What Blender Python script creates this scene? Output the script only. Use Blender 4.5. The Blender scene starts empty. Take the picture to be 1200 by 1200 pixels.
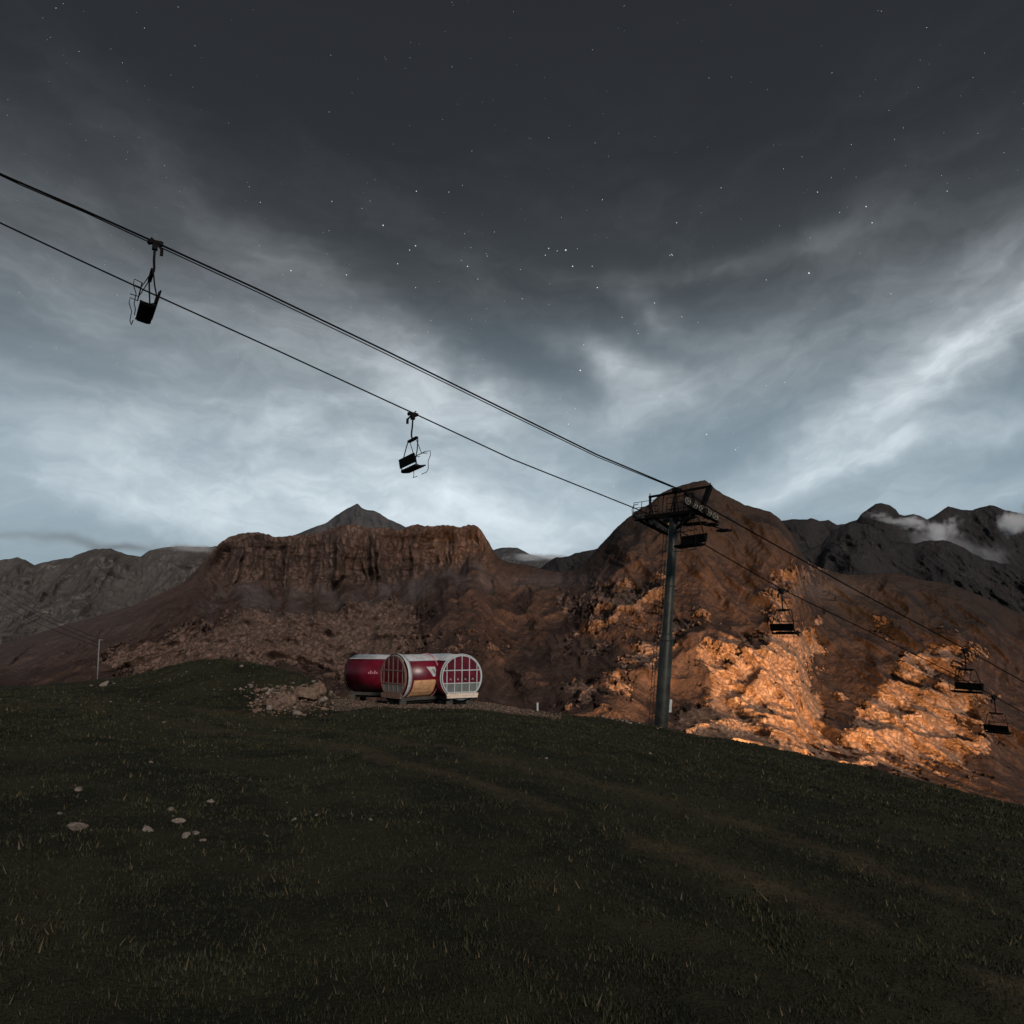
import bpy, math, random
import numpy as np
from mathutils import Vector, Matrix
random.seed(7); rng = np.random.default_rng(11)
R_ = math.radians
scene = bpy.context.scene
COL = scene.collection

# ------------------------------------------------------------------ camera
F = 902.0                                   # focal length in photo pixels (photo is 1200 wide)
PITCH = math.atan(140 / F)
CAM = Vector((0, 0, 1.6))
cam_d = bpy.data.cameras.new('camera'); cam = bpy.data.objects.new('camera', cam_d); COL.objects.link(cam)
cam.location = CAM; cam.rotation_euler = (R_(90) + PITCH, 0, 0)
cam_d.sensor_width = 36; cam_d.lens = F / 1200 * 36
cam_d.clip_start = .1; cam_d.clip_end = 60000
scene.camera = cam
scene.view_settings.view_transform = 'Standard'; scene.view_settings.look = 'None'
scene.view_settings.gamma = 1; scene.view_settings.exposure = 0
scene.cycles.max_bounces = 5; scene.cycles.diffuse_bounces = 2; scene.cycles.glossy_bounces = 2
scene.cycles.volume_bounces = 6; scene.cycles.transparent_max_bounces = 8
scene.cycles.volume_step_rate = 1.0; scene.cycles.volume_max_steps = 128
scene.cycles.use_denoising = True
scene.cycles.sample_clamp_direct = 12; scene.cycles.sample_clamp_indirect = 1.0

def ray(px, py):
    u = (px - 600) / F; v = (600 - py) / F
    return u, math.cos(PITCH) - v * math.sin(PITCH), math.sin(PITCH) + v * math.cos(PITCH)
def P(px, py, Y):                            # the place seen at (px, py), Y metres ahead
    x, y, z = ray(px, py); t = Y / y
    return np.array([x * t, y * t, z * t + CAM.z]) if np.isscalar(px) and np.isscalar(py) and np.isscalar(Y) else (x * t, y * t, z * t + CAM.z)
def azel(px, py):
    x, y, z = ray(px, py)
    return np.arctan2(x, y), z / np.hypot(x, y)

# ------------------------------------------------------------------ node helpers
def new_mat(name):
    m = bpy.data.materials.new(name); m.use_nodes = True
    nt = m.node_tree; b = nt.nodes['Principled BSDF']
    return m, nt, b
class NT:
    def __init__(s, nt): s.nt = nt
    def n(s, t, **k):
        o = s.nt.nodes.new(t)
        for a, v in k.items(): setattr(o, a, v)
        return o
    def put(s, sock, v):
        if isinstance(v, bpy.types.NodeSocket): s.nt.links.new(v, sock)
        elif v is not None: sock.default_value = v
    def math(s, op, a, b=None, c=None, clamp=False):
        o = s.n('ShaderNodeMath', operation=op, use_clamp=clamp)
        for i, v in enumerate((a, b, c)):
            if v is not None: s.put(o.inputs[i], v)
        return o.outputs[0]
    def vmath(s, op, a, b=None):
        o = s.n('ShaderNodeVectorMath', operation=op); s.put(o.inputs[0], a)
        if b is not None: s.put(o.inputs[1], b)
        return o.outputs[0]
    def comb(s, x, y, z):
        o = s.n('ShaderNodeCombineXYZ')
        for i, v in enumerate((x, y, z)): s.put(o.inputs[i], v)
        return o.outputs[0]
    def noise(s, vec, scale, detail=4, rough=.55, dist=0, col=False):
        o = s.n('ShaderNodeTexNoise'); s.put(o.inputs['Vector'], vec)
        o.inputs['Scale'].default_value = scale; o.inputs['Detail'].default_value = detail
        o.inputs['Roughness'].default_value = rough; o.inputs['Distortion'].default_value = dist
        return o.outputs['Color' if col else 'Fac']
    def ramp(s, f, stops, interp='LINEAR'):
        o = s.n('ShaderNodeValToRGB'); s.put(o.inputs[0], f); cr = o.color_ramp; cr.interpolation = interp
        while len(cr.elements) < len(stops): cr.elements.new(.5)
        for e, (p, c) in zip(cr.elements, stops):
            e.position = p; e.color = (*c, 1) if len(c) == 3 else c
        return o.outputs[0]
    def mix(s, f, a, b, mode='MIX'):
        o = s.n('ShaderNodeMix', data_type='RGBA', blend_type=mode)
        s.put(o.inputs[0], f)
        s.put(o.inputs[6], (*a, 1) if isinstance(a, tuple) and len(a) == 3 else a)
        s.put(o.inputs[7], (*b, 1) if isinstance(b, tuple) and len(b) == 3 else b)
        return o.outputs[2]
    def attr(s, name):
        return s.n('ShaderNodeAttribute', attribute_name=name).outputs['Fac']
    def smooth(s, v, a, b):
        o = s.n('ShaderNodeMapRange', interpolation_type='SMOOTHSTEP')
        s.put(o.inputs['Value'], v); o.inputs['From Min'].default_value = a; o.inputs['From Max'].default_value = b
        return o.outputs[0]
    def bump(s, h, strength, dist):
        o = s.n('ShaderNodeBump'); s.put(o.inputs['Height'], h)
        o.inputs['Strength'].default_value = strength; o.inputs['Distance'].default_value = dist
        return o.outputs[0]

# ------------------------------------------------------------------ world: night sky with moonlit cloud
world = bpy.data.worlds.new('World'); scene.world = world; world.use_nodes = True
wn = world.node_tree
for n in list(wn.nodes): wn.nodes.remove(n)
W = NT(wn)
tc = W.n('ShaderNodeTexCoord').outputs['Generated']
sep = W.n('ShaderNodeSeparateXYZ'); W.put(sep.inputs[0], tc)
dx, dy, dz = sep.outputs
wz = W.noise(tc, 5, 4, .6, col=True)
warp = W.vmath('SUBTRACT', wz, (.5, .5, .5))
wsep = W.n('ShaderNodeSeparateXYZ'); W.put(wsep.inputs[0], warp)
AZ = W.math('ARCTAN2', dx, dy); EL = W.math('ARCSINE', dz)
az_w = W.math('MULTIPLY_ADD', wsep.outputs[0], .22, AZ)
el_w = W.math('MULTIPLY_ADD', wsep.outputs[1], .09, EL)
base = W.ramp(W.math('MULTIPLY_ADD', EL, 1.0, .1), [
    (0.0, (.060, .078, .090)), (.13, (.140, .188, .215)), (.24, (.145, .200, .238)), (.34, (.115, .158, .190)),
    (.43, (.072, .094, .112)), (.53, (.033, .039, .045)), (.68, (.017, .019, .022)), (1.0, (.012, .013, .016))])
def blob(px, py, sx, sy, ang, amp, lo=.0):
    a0, t0 = azel(px, py); e0 = math.atan(t0)
    ca, sa = math.cos(R_(ang)), math.sin(R_(ang))
    da = W.math('SUBTRACT', az_w, float(a0)); de = W.math('SUBTRACT', el_w, float(e0))
    u = W.math('ADD', W.math('MULTIPLY', da, ca * F / sx), W.math('MULTIPLY', de, sa * F / sx))
    v = W.math('ADD', W.math('MULTIPLY', da, -sa * F / sy), W.math('MULTIPLY', de, ca * F / sy))
    r2 = W.math('ADD', W.math('MULTIPLY', u, u), W.math('MULTIPLY', v, v))
    return W.math('MULTIPLY', W.math('POWER', math.e, W.math('MULTIPLY', r2, -.5)), amp)
blobs = [(420, 555, 220, 75, -12, .66), (330, 430, 190, 42, -27, .50), (130, 520, 150, 50, -5, .40), (430, 400, 170, 26, -30, .35), (170, 585, 190, 30, 0, .35), (110, 400, 120, 30, -10, .12),
         (545, 480, 110, 30, -32, .40), (1085, 436, 135, 24, 33, .95), (1060, 455, 170, 44, 30, .30), (1150, 372, 80, 30, 38, .55), (960, 560, 90, 12, 12, .35), (925, 545, 130, 17, 20, .55),
         (1010, 537, 62, 9, 14, .70), (735, 435, 36, 18, -20, 1.4), (770, 478, 75, 20, 10, .42), (860, 430, 160, 40, 20, .16), (1000, 380, 160, 30, 15, .14),
         (790, 375, 28, 17, -45, .40), (900, 300, 120, 9, 3, .18), (850, 585, 200, 24, 2, .25), (600, 600, 600, 26, 0, .25),
         (640, 635, 60, 14, 0, .5), (1150, 510, 60, 12, 8, .3), (60, 330, 100, 26, -35, .22), (1105, 590, 90, 12, 5, .3)]
tot = None
for b in blobs:
    o = blob(*b); tot = o if tot is None else W.math('ADD', tot, o)
# wispy cloud texture: streaks that run level on the left and climb to the right
def streak(ang, sa, se, seed, detail=7):
    c, s_ = math.cos(R_(ang)), math.sin(R_(ang))
    u = W.math('ADD', W.math('MULTIPLY', az_w, c), W.math('MULTIPLY', el_w, s_))
    v = W.math('ADD', W.math('MULTIPLY', az_w, -s_), W.math('MULTIPLY', el_w, c))
    return W.noise(W.comb(W.math('MULTIPLY', u, sa), W.math('MULTIPLY', v, se), seed), 1, detail, .56, .12)
sl = streak(-11, 2.6, 11, 3.1); sr = streak(22, 4.2, 12, 9.4)
side = W.smooth(AZ, -.05, .28)
stx = W.math('ADD', W.math('MULTIPLY', sl, W.math('SUBTRACT', 1.0, side)), W.math('MULTIPLY', sr, side))
fine = streak(8, 13, 34, 5.5, 6)
fine2 = W.noise(W.comb(W.math('MULTIPLY', az_w, 16), W.math('MULTIPLY', el_w, 30), 4.4), 1, 6, .62, .1)
stx = W.math('MULTIPLY_ADD', fine, .24, stx); stx = W.math('MULTIPLY_ADD', fine2, .26, stx)
st = W.smooth(stx, .52, 1.06)
bgc = W.math('MULTIPLY', W.smooth(stx, .66, 1.12), W.smooth(EL, .75, .2))
cl = W.math('ADD', W.math('MULTIPLY', tot, W.math('MULTIPLY_ADD', st, 1.0, .42)), W.math('MULTIPLY', bgc, .22))
cl = W.math('MULTIPLY', cl, .58, clamp=True)
cloudcol = W.ramp(W.math('MULTIPLY_ADD', EL, 1.0, .1), [(0, (.50, .56, .60)), (.3, (.50, .56, .60)), (.5, (.36, .39, .415)), (.8, (.2, .21, .22))])
skyc = W.mix(cl, base, cloudcol)
# thin dark cloud bars low in the west
db = W.math('ADD', blob(75, 630, 55, 4, -6, .55), blob(130, 638, 30, 3, 0, .45))
skyc = W.mix(W.math('MULTIPLY', db, W.math('MULTIPLY_ADD', fine, 1.2, .2), clamp=True), skyc, (.10, .11, .12))
bg = W.n('ShaderNodeBackground'); W.put(bg.inputs[0], skyc); bg.inputs[1].default_value = 1.6
wo = W.n('ShaderNodeOutputWorld'); wn.links.new(bg.outputs[0], wo.inputs[0])

# ------------------------------------------------------------------ lamps
def aim(o, d): o.rotation_euler = Vector(d).to_track_quat('-Z', 'Y').to_euler()
sd = bpy.data.lights.new('moon', 'SUN'); sun = bpy.data.objects.new('moon', sd); COL.objects.link(sun)
sd.energy = 2.25; sd.angle = R_(9); sd.color = (1.0, .86, .79)
aim(sun, (-.30, .84, -.45))
def town(x, y, z, power, col=(1, .50, .20), size=25):
    l = bpy.data.lights.new('village_lamp', 'POINT'); o = bpy.data.objects.new('village_lamp', l); COL.objects.link(o)
    l.energy = power; l.color = col; l.shadow_soft_size = size
    o.location = (x, y, z)
town(60, 800, -300, 3.5e6)
def flood(p, target, power, cone):                    # the village floodlights on the lower rocks
    l = bpy.data.lights.new('flood_lamp', 'SPOT'); o = bpy.data.objects.new('flood_lamp', l); COL.objects.link(o)
    l.energy = power; l.color = (1, .52, .22); l.shadow_soft_size = 12; l.spot_size = R_(cone); l.spot_blend = .9
    o.location = p; aim(o, Vector(target) - Vector(p))
flood((310, 870, -222), (385, 1200, -185), 46e6, 84); flood((550, 830, -238), (555, 1200, -190), 50e6, 86)

# ------------------------------------------------------------------ mesh helpers
def link(name, me, mat, parent=None):
    o = bpy.data.objects.new(name, me); COL.objects.link(o)
    if mat is not None and len(me.materials) == 0: me.materials.append(mat)
    if parent is not None: o.parent = parent
    return o
def tag(o, label=None, cat=None, group=None, kind=None):
    if label: o['label'] = label
    if cat: o['category'] = cat
    if group: o['group'] = group
    if kind: o['kind'] = kind
    return o
def empty(name, loc, label, cat, group=None, rz=0):
    o = bpy.data.objects.new(name, None); COL.objects.link(o); o.location = loc; o.rotation_euler = (0, 0, rz)
    o.empty_display_size = .3
    return tag(o, label, cat, group)
def copy_tree(o, parent=None):
    kids = [c for c in o.children]
    c = o.copy(); COL.objects.link(c)
    if parent is not None: c.parent = parent
    for k in kids: copy_tree(k, c)
    return c
def np_mesh(name, V, Q, smooth=True, attrs=None):
    me = bpy.data.meshes.new(name); V = np.ascontiguousarray(V, np.float32); Q = np.ascontiguousarray(Q, np.int32)
    k = Q.shape[1]
    me.vertices.add(len(V)); me.vertices.foreach_set('co', V.ravel())
    me.loops.add(Q.size); me.loops.foreach_set('vertex_index', Q.ravel())
    me.polygons.add(len(Q)); me.polygons.foreach_set('loop_start', np.arange(0, Q.size, k, dtype=np.int32))
    me.polygons.foreach_set('loop_total', np.full(len(Q), k, np.int32))
    me.polygons.foreach_set('use_smooth', np.full(len(Q), smooth, bool))
    for n, a in (attrs or {}).items():
        at = me.attributes.new(n, 'FLOAT', 'POINT'); at.data.foreach_set('value', np.ascontiguousarray(a, np.float32).ravel())
    me.update(calc_edges=True)
    return me
def grid_quads(nr, nc):
    i = np.arange((nr - 1) * (nc - 1)); r = i // (nc - 1); c = i % (nc - 1); a = r * nc + c
    return np.stack([a, a + nc, a + nc + 1, a + 1], 1)
class MB:
    def __init__(s): s.v = []; s.f = []
    def add(s, vs, fs):
        n = len(s.v); s.v += [tuple(map(float, v)) for v in vs]; s.f += [tuple(i + n for i in f) for f in fs]; return s
    def box(s, c, sx, sy, sz, M=None):
        c = Vector(c); vs = []
        for i in (-1, 1):
            for j in (-1, 1):
                for k in (-1, 1):
                    p = Vector((i * sx / 2, j * sy / 2, k * sz / 2))
                    vs.append(c + (M @ p if M else p))
        return s.add(vs, [(0, 1, 3, 2), (4, 6, 7, 5), (0, 4, 5, 1), (2, 3, 7, 6), (0, 2, 6, 4), (1, 5, 7, 3)])
    def bar(s, a, b, w, h=None, up=(0, 0, 1)):
        a, b = Vector(a), Vector(b); h = h or w; d = (b - a); L = d.length; d.normalize()
        up = Vector(up)
        if abs(d.dot(up)) > .98: up = Vector((1, 0, 0))
        x = d.cross(up).normalized(); z = x.cross(d).normalized()
        M = Matrix((x, d, z)).transposed()
        return s.box((a + b) / 2, w, L, h, M)
    def tube(s, pts, r, n=8, caps=True):
        pts = [Vector(p) for p in pts]; rs = r if isinstance(r, (list, tuple)) else [r] * len(pts)
        vs = []; fs = []; prev = None
        for i, p in enumerate(pts):
            d = (pts[min(i + 1, len(pts) - 1)] - pts[max(i - 1, 0)]).normalized()
            if prev is None:
                x = d.cross(Vector((0, 0, 1)) if abs(d.z) < .95 else Vector((1, 0, 0))).normalized()
            else: x = (prev - d * prev.dot(d)).normalized()
            prev = x; y = d.cross(x)
            for k in range(n):
                a = 2 * math.pi * k / n; vs.append(p + (x * math.cos(a) + y * math.sin(a)) * rs[i])
        for i in range(len(pts) - 1):
            for k in range(n):
                a = i * n + k; b = i * n + (k + 1) % n; fs.append((a, b, b + n, a + n))
        if caps: fs.append(tuple(range(n - 1, -1, -1))); fs.append(tuple(range((len(pts) - 1) * n, len(pts) * n)))
        return s.add(vs, fs)
    def build(s, name, mat, parent=None, smooth=False):
        me = bpy.data.meshes.new(name); me.from_pydata(s.v, [], s.f); me.update()
        if smooth: me.polygons.foreach_set('use_smooth', [True] * len(me.polygons))
        return link(name, me, mat, parent)

# ------------------------------------------------------------------ numpy noise
_perm = rng.permutation(512).astype(np.int64); _perm = np.concatenate([_perm, _perm, _perm])
_grad = rng.normal(size=(512, 3)); _grad /= np.linalg.norm(_grad, axis=1)[:, None]; _grad = _grad.astype(np.float32)
def perlin(x, y, z):
    x = np.asarray(x, np.float32); y = np.asarray(y, np.float32); z = np.asarray(z, np.float32)
    x, y, z = np.broadcast_arrays(x, y, z)
    xi = np.floor(x); yi = np.floor(y); zi = np.floor(z); fx = x - xi; fy = y - yi; fz = z - zi
    xi = xi.astype(np.int64) & 511; yi = yi.astype(np.int64) & 511; zi = zi.astype(np.int64) & 511
    u = fx * fx * fx * (fx * (fx * 6 - 15) + 10); v = fy * fy * fy * (fy * (fy * 6 - 15) + 10); w = fz * fz * fz * (fz * (fz * 6 - 15) + 10)
    def g(a, b, c):
        h = _perm[_perm[_perm[(xi + a) & 511] + ((yi + b) & 511)] % 512 + ((zi + c) & 511)]
        G = _grad[h % 512]
        return G[..., 0] * (fx - a) + G[..., 1] * (fy - b) + G[..., 2] * (fz - c)
    x00 = g(0, 0, 0) * (1 - u) + g(1, 0, 0) * u; x10 = g(0, 1, 0) * (1 - u) + g(1, 1, 0) * u
    x01 = g(0, 0, 1) * (1 - u) + g(1, 0, 1) * u; x11 = g(0, 1, 1) * (1 - u) + g(1, 1, 1) * u
    return ((x00 * (1 - v) + x10 * v) * (1 - w) + (x01 * (1 - v) + x11 * v) * w) * 1.6
def fbm(x, y, z, o=4, g=.5):
    s = 0; a = 1; t = 0
    for i in range(o):
        s = s + a * perlin(x * 2.03 ** i + 17.3 * i, y * 2.03 ** i + 5.1 * i, z * 2.03 ** i - 9.7 * i); t += a; a *= g
    return s / t
def ridged(x, y, z, o=4, g=.5):
    s = 0; a = 1; t = 0; w = 1
    for i in range(o):
        n = 1 - np.abs(perlin(x * 2.07 ** i + 31.7 * i, y * 2.07 ** i - 12.1 * i, z * 2.07 ** i + 3.3 * i)) * 1.6
        n = np.clip(n, 0, 1) ** 2 * w; s = s + a * n; t += a; a *= g; w = np.clip(n * 1.6, 0, 1)
    return s / t
def sstep(x, a, b):
    t = np.clip((x - a) / (b - a), 0, 1); return t * t * (3 - 2 * t)
def poly(px, pts):
    pts = np.array(pts, float); return np.interp(px, pts[:, 0], pts[:, 1])

# ------------------------------------------------------------------ materials
def rock_mountain(name, heath, heath2, rock, rock2, cliff, talus, bumpd=5.0, sc=1.0):
    m, nt, b = new_mat(name); N = NT(nt)
    co = N.n('ShaderNodeTexCoord').outputs['Object']
    n1 = N.noise(co, .006 * sc, 6, .6); n2 = N.noise(co, .045 * sc, 6, .65); n3 = N.noise(co, .22 * sc, 4, .6)
    hcol = N.mix(N.smooth(n1, .38, .62), heath, heath2)
    hcol = N.mix(N.math('MULTIPLY', N.smooth(n2, .5, .72), .5), hcol, tuple(c * 1.9 for c in heath2))
    hcol = N.mix(N.math('MULTIPLY', N.smooth(n3, .60, .68), .55), hcol, tuple(c * .42 for c in rock))
    hcol = N.mix(N.math('MULTIPLY', N.smooth(n3, .44, .36), .5), hcol, tuple(c * .4 for c in heath))
    sx_ = N.n('ShaderNodeSeparateXYZ'); N.put(sx_.inputs[0], co); X_, Y_, Z_ = sx_.outputs
    su_ = N.math('ADD', N.math('MULTIPLY', X_, .006), N.math('MULTIPLY', Z_, .006)); sv_ = N.math('ADD', N.math('MULTIPLY', X_, .05), N.math('MULTIPLY', Z_, -.045))
    stk_ = N.noise(N.comb(su_, N.math('MULTIPLY', Y_, .004), sv_), 1.0, 6, .68, .3)
    hcol = N.mix(N.math('MULTIPLY', N.smooth(stk_, .50, .70), .65), hcol, tuple(c * .40 for c in rock))
    hcol = N.mix(N.math('MULTIPLY', N.smooth(stk_, .48, .34), .55), hcol, tuple(c * .45 for c in heath))
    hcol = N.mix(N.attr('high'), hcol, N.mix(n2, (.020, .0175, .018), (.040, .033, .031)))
    vo_ = N.n('ShaderNodeTexVoronoi', feature='DISTANCE_TO_EDGE'); wv_ = N.vmath('ADD', co, N.vmath('MULTIPLY', N.noise(co, .03 * sc, 5, .7, col=True), (60, 60, 60)))
    N.put(vo_.inputs['Vector'], N.vmath('MULTIPLY', wv_, (.055 * sc, .045 * sc, .085 * sc))); vo_.inputs['Scale'].default_value = 1
    crk = N.smooth(vo_.outputs['Distance'], .10, .0)
    rcol = N.mix(N.smooth(n2, .35, .66), rock, rock2)
    rcol = N.mix(N.math('MULTIPLY', N.smooth(n3, .5, .7), .55), rcol, tuple(c * .35 for c in rock))
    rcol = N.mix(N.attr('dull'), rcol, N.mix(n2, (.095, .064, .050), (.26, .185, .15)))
    rcol = N.mix(N.math('MULTIPLY', N.math('MULTIPLY', crk, N.smooth(n2, .35, .6)), .7), rcol, (.35, .32, .30), 'MULTIPLY')
    # grass on the ledges of the outcrops
    rk = N.smooth(N.math('ADD', N.attr('rock'), N.math('MULTIPLY_ADD', n3, .7, -.35)), .38, .62)
    mpv = N.vmath('MULTIPLY', co, (.03 * sc, .03 * sc, .009 * sc))
    cl = N.noise(mpv, 1.0, 6, .62)
    ccol = N.mix(N.smooth(cl, .36, .66), cliff, tuple(c * 1.7 for c in cliff))
    strata = N.noise(N.vmath('MULTIPLY', co, (.004, .004, .09)), 1.0, 4, .6)
    ccol = N.mix(N.math('MULTIPLY', N.smooth(strata, .5, .65), .35), ccol, tuple(c * .5 for c in cliff))
    vc_ = N.n('ShaderNodeTexVoronoi', feature='DISTANCE_TO_EDGE'); N.put(vc_.inputs['Vector'], N.vmath('MULTIPLY', wv_, (.05 * sc, .035 * sc, .022 * sc))); vc_.inputs['Scale'].default_value = 1
    crc = N.smooth(vc_.outputs['Distance'], .13, .0)
    ccol = N.mix(N.math('MULTIPLY', crc, .5), ccol, (.35, .32, .32), 'MULTIPLY')
    ccol = N.mix(N.math('MULTIPLY', N.smooth(n1, .42, .6), .5), ccol, (.62, .64, .70), 'MULTIPLY')
    tcol = N.mix(n3, tuple(c * .75 for c in talus), tuple(c * 1.25 for c in talus))
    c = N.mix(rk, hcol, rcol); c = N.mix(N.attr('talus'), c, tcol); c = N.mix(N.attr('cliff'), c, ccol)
    N.put(b.inputs['Base Color'], c); b.inputs['Roughness'].default_value = .95; b.inputs['Specular IOR Level'].default_value = .15
    h = N.math('ADD', N.math('MULTIPLY', n2, 2.0), N.math('MULTIPLY', n3, .7)); h = N.math('SUBTRACT', h, N.math('ADD', N.math('MULTIPLY', N.math('MULTIPLY', crk, rk), .55), N.math('MULTIPLY', N.math('MULTIPLY', crc, N.attr('cliff')), .7)))
    N.put(b.inputs['Normal'], N.bump(h, .9, bumpd * 1.25))
    return m
M = {}
M['main'] = rock_mountain('brown_mountain', (.041, .028, .024), (.065, .043, .036), (.27, .17, .118), (.42, .285, .20), (.105, .072, .057), (.092, .077, .074))
M['grey'] = rock_mountain('grey_mountain', (.078, .074, .069), (.100, .095, .088), (.14, .132, .122), (.18, .17, .155), (.13, .123, .113), (.11, .105, .098), 9, .6)  # grey rock, made paler to carry distance haze in its colour
M['dark'] = rock_mountain('dark_mountain', (.025, .0245, .027), (.034, .033, .035), (.052, .049, .048), (.05, .047, .045), (.033, .031, .031), (.042, .040, .039), 9, .5)
M['slate'] = rock_mountain('slate_peak', (.060, .063, .066), (.08, .082, .085), (.10, .10, .10), (.13, .13, .13), (.085, .086, .088), (.10, .10, .10), 12, .4)
def plain(name, col, rough=.6, metal=0, var=.25, scale=6, spec=.5, bumpd=0, bs=40):
    m, nt, b = new_mat(name); N = NT(nt); co = N.n('ShaderNodeTexCoord').outputs['Object']
    n = N.noise(co, scale, 5, .6)
    N.put(b.inputs['Base Color'], N.mix(N.smooth(n, .3, .7), tuple(c * (1 - var) for c in col), tuple(min(1, c * (1 + var)) for c in col)))
    b.inputs['Metallic'].default_value = metal; b.inputs['Specular IOR Level'].default_value = spec
    N.put(b.inputs['Roughness'], N.math('MULTIPLY_ADD', n, .2, rough - .1))
    if bumpd: N.put(b.inputs['Normal'], N.bump(N.noise(co, bs, 4), .6, bumpd))
    return m
M['steel'] = plain('galvanised_steel', (.024, .027, .022), .45, .1, .5, 1.6, .35)
M['dsteel'] = plain('dark_steel', (.009, .009, .009), .95, 0, .3, 3, .05)
M['rope'] = plain('steel_rope', (.006, .006, .006), 1, 0, spec=0)
M['rubber'] = plain('black_rubber', (.01, .01, .01), .7)
M['wheel'] = plain('worn_wheel', (.20, .18, .14), .5, .3)
M['seat'] = plain('seat_vinyl', (.003, .003, .003), .8, spec=.08)
M['glint_yellow'] = plain('painted_glint', (.5, .36, .12), .5)  # colour of the glints painted on at the sheaves
M['red'] = plain('crimson_hull', (.125, .005, .017), .36, 0, .35, 1.6)
M['redglass'] = plain('crimson_glass', (.09, .005, .014), .22, 0, .3, 2)
M['milk'] = plain('frosted_panel', (.13, .15, .14), .3, 0, .15, 3)
M['white'] = plain('white_frame', (.42, .46, .46), .5, 0, .12, 5)
M['brown_left'] = plain('brown_frame', (.16, .10, .075), .5, 0, .2, 5)  # left window frame and sill, browner and darker than the right
M['roof'] = plain('grey_sheet_roof', (.62, .66, .68), .42, .35, .18, 2.2)
M['board'] = plain('timber_board', (.62, .36, .18), .7, 0, .22, 5, bumpd=.004)
M['pale_board'] = plain('pale_timber', (.62, .52, .42), .7, 0, .15, 5)
M['block'] = plain('grey_block', (.05, .047, .042), .9, 0, .3, 4)
M['pink'] = plain('pink_trim', (.55, .22, .26), .45)
M['stone'] = plain('pale_stone', (.20, .172, .145), .9, 0, .45, 3.5, .2, .03, 14)
M['stone2'] = plain('tan_stone', (.15, .105, .078), .9, 0, .45, 3.5, .2, .03, 14)
M['post'] = plain('grey_post', (.17, .17, .165), .7)
m, nt, b = new_mat('star'); b.inputs['Base Color'].default_value = (0, 0, 0, 1)
b.inputs['Emission Color'].default_value = (.82, .93, 1, 1); b.inputs['Emission Strength'].default_value = 1.0; M['star'] = m

# ------------------------------------------------------------------ foreground hill
crest = [(-500, 800), (-200, 806), (20, 803), (60, 801), (110, 794), (150, 789), (190, 780), (225, 772), (260, 769), (290, 771), (330, 779),
         (356, 787), (372, 795), (384, 808), (398, 818), (420, 821), (560, 821), (600, 828), (650, 836), (690, 838), (720, 841), (760, 850),
         (800, 858), (850, 865), (900, 875), (950, 886), (1000, 897), (1050, 908), (1100, 920), (1180, 938), (1300, 965), (1700, 1040)]
crest_r = [(-500, 60), (20, 58), (110, 55), (190, 49), (265, 46), (360, 42), (395, 45), (640, 47), (776, 46.5), (900, 44), (1180, 40), (1700, 38)]
foot_py = [(-500, 815), (20, 815), (120, 818), (200, 832), (280, 839), (340, 841), (385, 839), (430, 832), (560, 832), (640, 840), (776, 866), (850, 877), (950, 899),
           (1050, 922), (1180, 953), (1300, 985), (1700, 1060)]
foot_r = [(-500, 45), (20, 44), (200, 37), (340, 35.5), (560, 36), (776, 38), (1180, 32), (1700, 30)]
pxs = np.linspace(-480, 1680, 800)
aA, tA = azel(pxs, poly(pxs, crest)); aF, tF = azel(pxs, poly(pxs, foot_py))
RT = np.exp(np.linspace(math.log(.4), math.log(1500), 700)); AT = np.linspace(-math.pi, math.pi, 1441)
def ext(x, xa, ya): return np.interp(x, xa, ya)
tc_ = ext(AT, aA, tA); rc_ = ext(AT, aA, poly(pxs, crest_r)); tf_ = ext(AT, aF, tF); rf_ = ext(AT, aF, poly(pxs, foot_r))
behind = sstep(np.abs(AT), .95, 1.5)
zc = rc_ * tc_; zf = rf_ * tf_
ZT = np.zeros((len(AT), len(RT)))
for i in range(len(AT)):
    z = np.interp(RT, [0, 4, rf_[i], rc_[i], rc_[i] + 9, rc_[i] + 150, 900, 1500],
                  [-2.7, -2.7 + (zf[i] + 2.7) * (4 / rf_[i]) * .95, zf[i], zc[i], zc[i] - 2.4, zc[i] - 44, -405, -412])
    flat = np.interp(RT, [0, 60, 1500], [-2.7, -2.7 - 60 * .06, -120])
    ZT[i] = z * (1 - behind[i]) + flat * behind[i]
k = np.array([1, 2, 3, 2, 1]); k = k / k.sum()
for _ in range(2):
    Zp = np.pad(ZT, ((0, 0), (2, 2)), mode='edge'); ZT = sum(k[j] * Zp[:, j:j + len(RT)] for j in range(5))
for _ in range(3):
    Zp = np.pad(ZT, ((2, 2), (0, 0)), mode='wrap'); ZT = sum(k[j] * Zp[j:j + len(AT)] for j in range(5))
ZT += CAM.z
lR = np.log(RT)
def pad_mask(x, y):                          # the levelled gravel pad under the cabin
    px = 600 + F * x / np.maximum(y, 1) * math.cos(PITCH)
    return sstep(px, 385, 410) * (1 - sstep(px, 600, 690)) * sstep(y, 35.2, 37.5) * (1 - sstep(y, 52, 56))
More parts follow.
